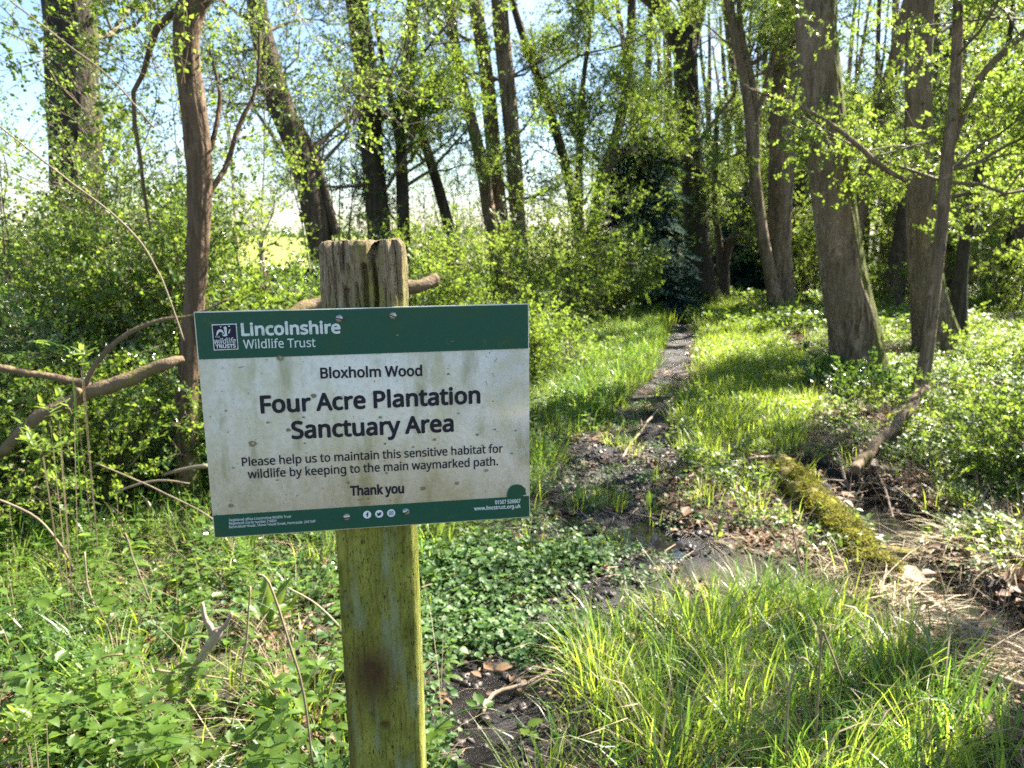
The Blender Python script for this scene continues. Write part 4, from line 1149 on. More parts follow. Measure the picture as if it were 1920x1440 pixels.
# forked dead stick in the weeds
c0 = gnd(345, 1325); D0 = c0[1]
def fs(rows, D): return seg(rows, D)
z0 = at(345, 1325, D0)
a_ = fs([(343, 1330, 20), (350, 1290, 20), (372, 1240, 18), (398, 1195, 20), (405, 1180, 18)], D0 - .03)
b_ = fs([(400, 1190, 15), (385, 1160, 11), (376, 1130, 6)], D0 - .03)
c_ = fs([(400, 1192, 16), (420, 1175, 10), (432, 1150, 6)], D0 - .03)
wood('forked_stick', 'forked bare dead stick standing in the weeds left of the post', 'stick', [a_, b_, c_], M['stick'], 9, 0, .07, 15, 'fork')

m, n, l = newmat('dead stem')
finish(n, l, mixc(n, l, noise(n, l, 20, 4, .6), (.10, .07, .045), (.34, .27, .19)), .8); M['dead_stem'] = m
# thin stems, straws and shoots standing or hanging in front of the bushes
ST = [([(0, 235, 3), (120, 330, 4), (245, 430, 5), (300, 520, 5), (345, 640, 5)], 2.6, 'long thin straight shoot slanting down across the left trees to the sign'),
      ([(20, 0, 3), (100, 65, 3), (200, 140, 4), (290, 240, 3)], 3.0, 'thin bare shoot crossing the top left corner'),
      ([(-20, 930, 7), (60, 965, 7), (110, 1020, 6), (140, 1070, 4)], 2.7, 'bare brown stem arching down into the brambles at the left edge'),
      ([(215, 925, 7), (290, 900, 8), (355, 905, 4)], 3.1, 'pale curved dead stem in front of the foot of the crooked tree'),
      ([(305, 888, 10), (350, 877, 12), (388, 874, 14)], 3.4, 'short broken pale stick poking out beside the sign edge'),
      ([(180, 870, 4), (280, 910, 5), (380, 960, 4), (400, 975, 3)], 3.0, 'thin dead stem slanting down to the sign bottom corner'),
      ([(450, 1280, 7), (462, 1200, 7), (470, 1100, 6)], 2.1, 'upright pale straw stalk between forked stick and post'),
      ([(590, 1440, 4), (570, 1300, 4), (540, 1200, 4), (505, 1095, 3), (485, 1080, 2)], 1.7, 'tall arching straw seed stalk just left of the post'),
      ([(180, 1300, 5), (182, 1240, 5), (230, 1225, 4)], 2.0, 'sharply bent dry grass stem in the weeds at lower left'),
      ([(290, 1258, 4), (345, 1265, 4), (430, 1275, 4)], 2.1, 'thin level straw lying in front of the forked stick'),
      ([(640, 1180, 5), (590, 1130, 5), (540, 1100, 3)], 2.3, 'straight dry stalk slanting behind the post below the board'),
      ([(235, 1000, 5), (255, 1060, 6), (290, 1150, 4)], 2.7, 'thin brown dead stem hanging in the left brambles'),
      ([(160, 1035, 5), (165, 1100, 5), (180, 1145, 5)], 2.5, 'pale bent dead stem low in the left weeds'),
      ([(1475, 1440, 5), (1478, 1290, 5), (1500, 1235, 5), (1520, 1250, 4)], 1.75, 'tall dry straw with a bent tip in the lower right tussocks'),
      ([(1530, 1390, 6), (1540, 1200, 5), (1550, 1195, 5), (1580, 1275, 4)], 1.85, 'folded dry straw standing in the right tussocks'),
      ([(1485, 985, 5), (1500, 1060, 6), (1515, 1110, 5)], 2.9, 'thin pale stem leaning in front of the mossy log')]
for rows, D, lab in ST:
    g_ = gnd(*rows[0][:2])[1] if rows[0][1] > 700 else D
    wood('dry_stem', lab, 'stem', [seg([(a, b, c * .62) for a, b, c in rows], D)], M['straw'] if rows[0][1] > 1000 else M['dead_stem'], 5, 0, .05, int(rows[0][0]) + 3)

# ------------------------------------------------------------------ broad leaved plants, each leaf its own part
def leaf_mesh(name, L, W, mat, curl=.2, fold=.12, wave=.0, toothed=False, n=9):
    V, Q = [], []
    for i in range(n):
        t = i / (n - 1)
        w = math.sin(math.pi * min(1, t * .93 + .05) ** .8) ** .75 * .5 * W * (1 - .15 * t)
        if i == n - 1: w = .02 * W
        if toothed: w *= 1 + .13 * (-1) ** i
        c = np.array([L * t, 0, -L * curl * t * t])
        for sx in (1, .5, 0, -.5, -1):
            V.append(c + [0, w * sx, abs(sx) * W * fold + wave * W * math.sin(t * 15 + sx * 3) * abs(sx)])
    for i in range(n - 1):
        for j in range(4): a = i * 5 + j; Q.append([a, a + 1, a + 6, a + 5])
    return mesh_np(name, np.array(V), np.array(Q), mat, True)

LM = {'dock': [leaf_mesh('leaf', .17, .062, M['dock'], .12, .10, .06), leaf_mesh('leaf', .14, .055, M['dock'], .3, .15, .08)],
      'bramble': [leaf_mesh('leaf', .052, .036, M['leaf_pale'], .25, .10, 0, True), leaf_mesh('leaf', .045, .033, M['leaf_mid'], .15, .14, 0, True)],
      'shoot': [leaf_mesh('leaf', .05, .017, M['leaf_pale'], .1, .12), leaf_mesh('leaf', .04, .016, M['leaf_pale'], .25, .15)]}

def lf(me, parent, p, d, s, roll=0):
    e = eul(np.array(d, float) / np.linalg.norm(d), roll)
    o = link('leaf', me, parent, tuple(p), e); o.scale = (s, s, s); return o

def dock(px, py, lab, leaves, s=1.0, D=None):
    c = gnd(px, py) if D is None else at(px, py, D); z = H1(c[0], c[1]) if D is None else c[2]
    t = thing('dock_plant', lab, 'plant', (c[0], c[1], z), 'broad leaved plants')
    for q, (az, el, L) in enumerate(leaves):
        d = np.array([math.cos(math.radians(az)) * math.cos(math.radians(el)), math.sin(math.radians(az)) * math.cos(math.radians(el)), math.sin(math.radians(el))])
        mb = MB(); mb.tube([[0, 0, -.01], d * .03 * s, d * .07 * s], [.003, .0025, .002], 5); link('stalk', mb.mesh('stalk', M['grass']), t)
        lf(LM['dock'][q % 2], t, d * .065 * s, d, L * s, RS.uniform(-.3, .3))

dock(505, 1190, 'big bright green dock plant standing just below the left part of the sign', [(110, 78, 1.0), (60, 70, 1.15), (20, 55, .95), (160, 60, .9), (200, 48, .8), (300, 50, .8)], 1.0)
dock(495, 1400, 'light green dock plant low at the left foot of the post', [(100, 65, .7), (40, 50, .7), (170, 40, .6), (250, 60, .65), (330, 45, .6)], .9)
dock(335, 1230, 'upright dock leaves behind the forked stick', [(90, 80, .9), (120, 70, .8), (30, 75, .75)], .85)
dock(325, 1345, 'single dark dock leaf left of the forked stick', [(100, 75, .8), (60, 60, .5)], .8)
dock(1085, 935, 'single small upright dock leaf on the mud beside the puddle', [(90, 80, .62), (200, 65, .4)], .9)
dock(1217, 945, 'single upright dock leaf right of the puddle', [(90, 82, .6), (330, 65, .4)], .9)
dock(818, 1030, 'narrow dock leaf leaning beside the bottom of the sign, right of the post', [(50, 72, .75), (70, 60, .5)], 1.0)
dock(1575, 1050, 'upright green dock leaf in front of the mossy log', [(90, 80, .5), (40, 62, .45), (130, 55, .4)], .8)
dock(1685, 1345, 'pale yellow green dock leaf in the lower right grass', [(100, 80, .7), (20, 60, .5)], .9)
dock(1520, 1160, 'small dock leaf at the top of the dark grass clump', [(60, 70, .5), (150, 70, .5)], .9)
dock(1345, 1010, 'small dock plant at the left end of the litter', [(60, 55, .5), (150, 70, .5), (270, 50, .4)], .9)
dock(700, 1480, 'green dock plant beside the foot of the post at the bottom edge', [(160, 60, .7), (200, 40, .7), (250, 50, .6), (100, 70, .6)], .8)

def bramble(px, py, D, lab, az, n=5, s=1.0, rise=.12):
    c = at(px, py, D)
    t = thing('bramble_spray', lab, 'plant', tuple(c), 'bramble sprays in the left foreground')
    d = np.array([math.cos(az), math.sin(az) * .5, rise]); L = .055 * n * s
    P = np.array([d * L * u + [0, 0, -.10 * u * u * s] for u in np.linspace(-.6, 1, 7)])
    g_ = H1(c[0], c[1]) - c[2]
    P = np.vstack([[P[0][0] - .05, P[0][1] + .03, g_ - .01], [P[0][0] - .03, P[0][1] + .02, g_ * .5], P])
    mb = MB(); mb.tube(smooth_line(P, 16), np.linspace(.0028, .0012, 16), 5, cap=False); link('stem', mb.mesh('stem', M['grass_dark']), t)
    for i in range(n):
        p = P[2 + int(i * 6 / max(1, n - 1))]; side = az + (1.2 if i % 2 else -1.2) + RS.uniform(-.4, .4)
        for q, da in enumerate((0, .95, -.95)):
            dd_ = [math.cos(side + da), math.sin(side + da), RS.uniform(-.1, .45)]
            lf(LM['bramble'][(i) % 2], t, p + np.array(dd_) * .012, dd_, s * RS.uniform(.7, 1.1), RS.uniform(-.4, .4))
for (px, py, D, az, n, lab) in ((200, 1385, 1.75, .4, 5, 'bramble spray with yellow green leaflets near the bottom left corner'), (330, 1400, 1.7, .2, 5, 'bramble spray low between the corner shoots and the grass clump'),
                             (40, 1130, 2.3, .8, 5, 'pale bramble spray at the left edge, above the straw'), (250, 1350, 1.9, 2.8, 5, 'bramble spray under the forked stick pointing left'),
                             (20, 1330, 1.8, .4, 5, 'bramble spray at the left edge just above the corner shoots'), (400, 1120, 2.5, .3, 4, 'small bramble spray above the forked stick'),
                             (560, 1430, 1.6, 2.6, 4, 'bramble spray at the bottom, left of the post'), (600, 1250, 2.0, 1.2, 4, 'bramble spray beside the left side of the post'),
                             (120, 1010, 2.9, .6, 5, 'bramble spray hanging in the left thicket'), (90, 640, 3.0, 2.5, 4, 'bramble spray with big soft leaves above the fallen limb'),
                             (160, 1230, 2.1, .1, 5, 'bramble spray in the middle of the left weeds'), (880, 1330, 1.9, .4, 3, 'small bramble spray on the edge of the bare mud')):
    bramble(px, py, D, lab, az, n)

def shoots(px, py, D, lab, n=5, s=1.0):
    c = at(px, py, D); g_ = H1(c[0], c[1]) - c[2]
    t = thing('privet_shoot', lab, 'plant', tuple(c), 'leafy shoots in the left foreground')
    for k in range(n):
        d = rdir(.5, 1.3); b = RS.randn(3) * [.03, .03, .005]; L = RS.uniform(.07, .13) * s
        mb = MB(); mb.tube([[b[0] * .3, b[1] * .3, min(g_, 0) - .01], b, b + d * L], [.0016, .0014, .0008], 4, cap=False); link('stem', mb.mesh('stem', M['twig']), t)
        for i in range(6):
            u = (i + 1) / 6; a = i * 2.4 + k
            dd_ = np.array([math.cos(a), math.sin(a), 0]) * (1.1 - .6 * u) + d * (.3 + .6 * u)
            lf(LM['shoot'][i % 2], t, b + d * L * u, dd_, s * RS.uniform(.7, 1.1), RS.uniform(-.3, .3))
shoots(60, 1390, 1.62, 'cluster of glossy upright leafy shoots in the bottom left corner', 7, 1.0)
shoots(95, 850, 2.6, 'leafy pale shoots standing below the fallen limb', 6, 1.1)
shoots(90, 790, 2.7, 'single leafy shoot in front of the fallen limb', 3, 1.0)
shoots(15, 1440, 1.6, 'leafy shoots cut by the bottom left corner', 5, 1.0)
shoots(140, 690, 2.9, 'small soft shoots sprouting from the fallen limb', 3, 1.0)

# ------------------------------------------------------------------ sign
POST_W = .105
SG = Matrix.Translation((-.184, .982, EYE - .240)) @ Matrix.Rotation(math.radians(8.74), 4, 'Z') @ Matrix.Rotation(math.radians(.35), 4, 'X') @ Matrix.Rotation(math.radians(-.66), 4, 'Y')
SGI = SG.inverted()
SW, SH = .42, .297
LEAN = math.radians(-.8)
pc_ = SG @ Vector((0, .0032 + POST_W / 2 + .0045, 0))
POST_X, POST_Y = pc_.x - math.sin(LEAN) * pc_.z, pc_.y
def sg(px, py):
    """sign board coordinates (u right, v up, metres from its centre) of a pixel of the photograph"""
    x, y = (px - 960) / FPX, (720 - py) / FPX
    d = Vector((x, CP + y * SP_, -SP_ + y * CP)); o = SGI @ Vector((0, 0, EYE)); d = SGI.to_3x3() @ d
    q = o - d * (o.y / d.y); return q.x, q.z

def plain(name, col, rough=.5, spec=.3, stain=None):
    m, n, l = newmat(name); c = col
    finish(n, l, c, rough, None, spec=spec); return m
m, n, l = newmat('sign white')
tc = n.new('ShaderNodeTexCoord')
alg = ramp(n, l, noise(n, l, 11, 6, .62, stretch=(1.6, 1, .7), dist=.8), .46, .66)
fine = ramp(n, l, noise(n, l, 160, 4, .65), .40, .68)
c = mixc(n, l, alg, (.78, .745, .62), (.64, .59, .40))
c = mixc(n, l, ramp(n, l, noise(n, l, 14, 5, .6, stretch=(1.8, 1, .6)), .54, .70), c, (.42, .40, .23))
fm = n.new('ShaderNodeMath'); fm.operation = 'MULTIPLY'; fm.inputs[1].default_value = .35; l.new(fine, fm.inputs[0])
c = mixc(n, l, fm.outputs[0], c, (.42, .39, .27))
cl = ramp(n, l, noise(n, l, 26, 6, .6, dist=.5), .48, .66)
sx = n.new('ShaderNodeSeparateXYZ'); l.new(tc.outputs['Object'], sx.inputs[0])
mr = n.new('ShaderNodeMapRange'); mr.inputs['From Min'].default_value = .03; mr.inputs['From Max'].default_value = .2; l.new(sx.outputs['X'], mr.inputs['Value'])
mm = n.new('ShaderNodeMath'); mm.operation = 'MULTIPLY'; l.new(cl, mm.inputs[0]); l.new(mr.outputs[0], mm.inputs[1])
m3 = n.new('ShaderNodeMath'); m3.operation = 'MULTIPLY'; m3.inputs[1].default_value = .45; l.new(mm.outputs[0], m3.inputs[0])
c = mixc(n, l, m3.outputs[0], c, (.70, .70, .69))
c = mixc(n, l, ramp(n, l, noise(n, l, 240, 3, .5), .66, .72), c, (.27, .23, .10))
finish(n, l, c, .75, noise(n, l, 300, 3), .1, .001, .15); M['sign_white'] = m
m, n, l = newmat('sign green')
c = mixc(n, l, ramp(n, l, noise(n, l, 18, 6, .65), .50, .68), (.005, .075, .045), (.018, .075, .030))
c = mixc(n, l, ramp(n, l, noise(n, l, 55, 6, .7), .60, .68), c, (.035, .105, .05))
finish(n, l, c, .42, None, spec=.35); M['sign_green'] = m
M['ink'] = plain('black ink', (.010, .011, .022), .5)
M['navy'] = plain('navy ink', (.010, .010, .030), .5)
m, n, l = newmat('white ink')
c = mixc(n, l, ramp(n, l, noise(n, l, 120, 4, .6), .5, .7), (.66, .72, .70), (.48, .55, .48)); finish(n, l, c, .5); M['white_ink'] = m
M['board_edge'] = plain('board edge', (.60, .60, .52), .5)
m, n, l = newmat('zinc screw'); b_ = finish(n, l, mixc(n, l, noise(n, l, 400, 3), (.34, .31, .26), (.55, .53, .48)), .38); b_.inputs['Metallic'].default_value = .75; M['screw'] = m
m, n, l = newmat('dirt spot'); finish(n, l, mixc(n, l, noise(n, l, 500, 4, .7), (.10, .08, .04), (.34, .31, .20)), .8); M['spot'] = m

root = thing('reserve_sign', 'square weathered wooden post carrying a white and green wildlife trust notice board', 'sign', (POST_X, POST_Y, H1(POST_X, POST_Y)))
rl = Vector(root.location)
panel = bpy.data.objects.new('sign_panel', None); 
mb = MB(); mb.box([0, .0016, 0], [SW / 2, .0016, SH / 2])
me = mb.mesh('sign_panel'); me.materials.append(M['board_edge']); me.materials.append(M['sign_white']); 
for p in me.polygons:
    p.material_index = 1 if p.normal.y < -.5 else 0
panel = link('sign_panel', me, root); panel.matrix_local = Matrix.Translation(-rl) @ SG

def flat(name, loops, mat, d=.0003, th=.0002, off=0.0, bold=0.0):
    """thin printed shape: list of (loops) polygons in board coordinates"""
    cu = bpy.data.curves.new(name, 'CURVE'); cu.dimensions = '2D'; cu.fill_mode = 'BOTH'; cu.extrude = th; cu.offset = off
    for lp in loops:
        sp = cu.splines.new('POLY'); sp.points.add(len(lp) - 1)
        for i, (a, b) in enumerate(lp): sp.points[i].co = (a, b, 0, 1)
        sp.use_cyclic_u = True
    tmp = bpy.data.objects.new('tmp', cu)
    me = bpy.data.meshes.new_from_object(tmp); me.name = name
    bpy.data.objects.remove(tmp); bpy.data.curves.remove(cu)
    if bold:
        # a heavier face: the same outline laid over itself in a small ring, a hair's breadth apart
        V = np.zeros(len(me.vertices) * 3); me.vertices.foreach_get('co', V); V = V.reshape(-1, 3)
        tri = [tuple(p.vertices) for p in me.polygons]
        VV, FF, nn_ = [V], list(tri), len(V)
        for k_ in range(8):
            a_ = k_ * math.pi / 4
            VV.append(V + [bold * math.cos(a_), bold * math.sin(a_), (k_ + 1) * .00003])
            FF += [tuple(i_ + nn_ * (k_ + 1) for i_ in t_) for t_ in tri]
        me = bpy.data.meshes.new(name); me.from_pydata(np.vstack(VV).tolist(), [], FF)
    me.transform(Matrix(((1, 0, 0, 0), (0, 0, -1, -d), (0, 1, 0, 0), (0, 0, 0, 1))))
    me.materials.clear(); me.materials.append(mat)
    return link(name, me, panel)

def line_y(y1, y2, x1=-SW / 2, x2=SW / 2, b=None): pass
e_ = .0012
hb = (sg(372, 673)[1] + sg(991, 654)[1]) / 2; fbv = (sg(399, 967)[1] + sg(995, 929)[1]) / 2
flat('header_band', [[(-SW / 2 + e_, hb), (SW / 2 - e_, hb), (SW / 2 - e_, SH / 2 - e_), (-SW / 2 + e_, SH / 2 - e_)]], M['sign_green'])
flat('footer_band', [[(-SW / 2 + e_, -SH / 2 + e_), (SW / 2 - e_, -SH / 2 + e_), (SW / 2 - e_, fbv), (-SW / 2 + e_, fbv)]], M['sign_green'])

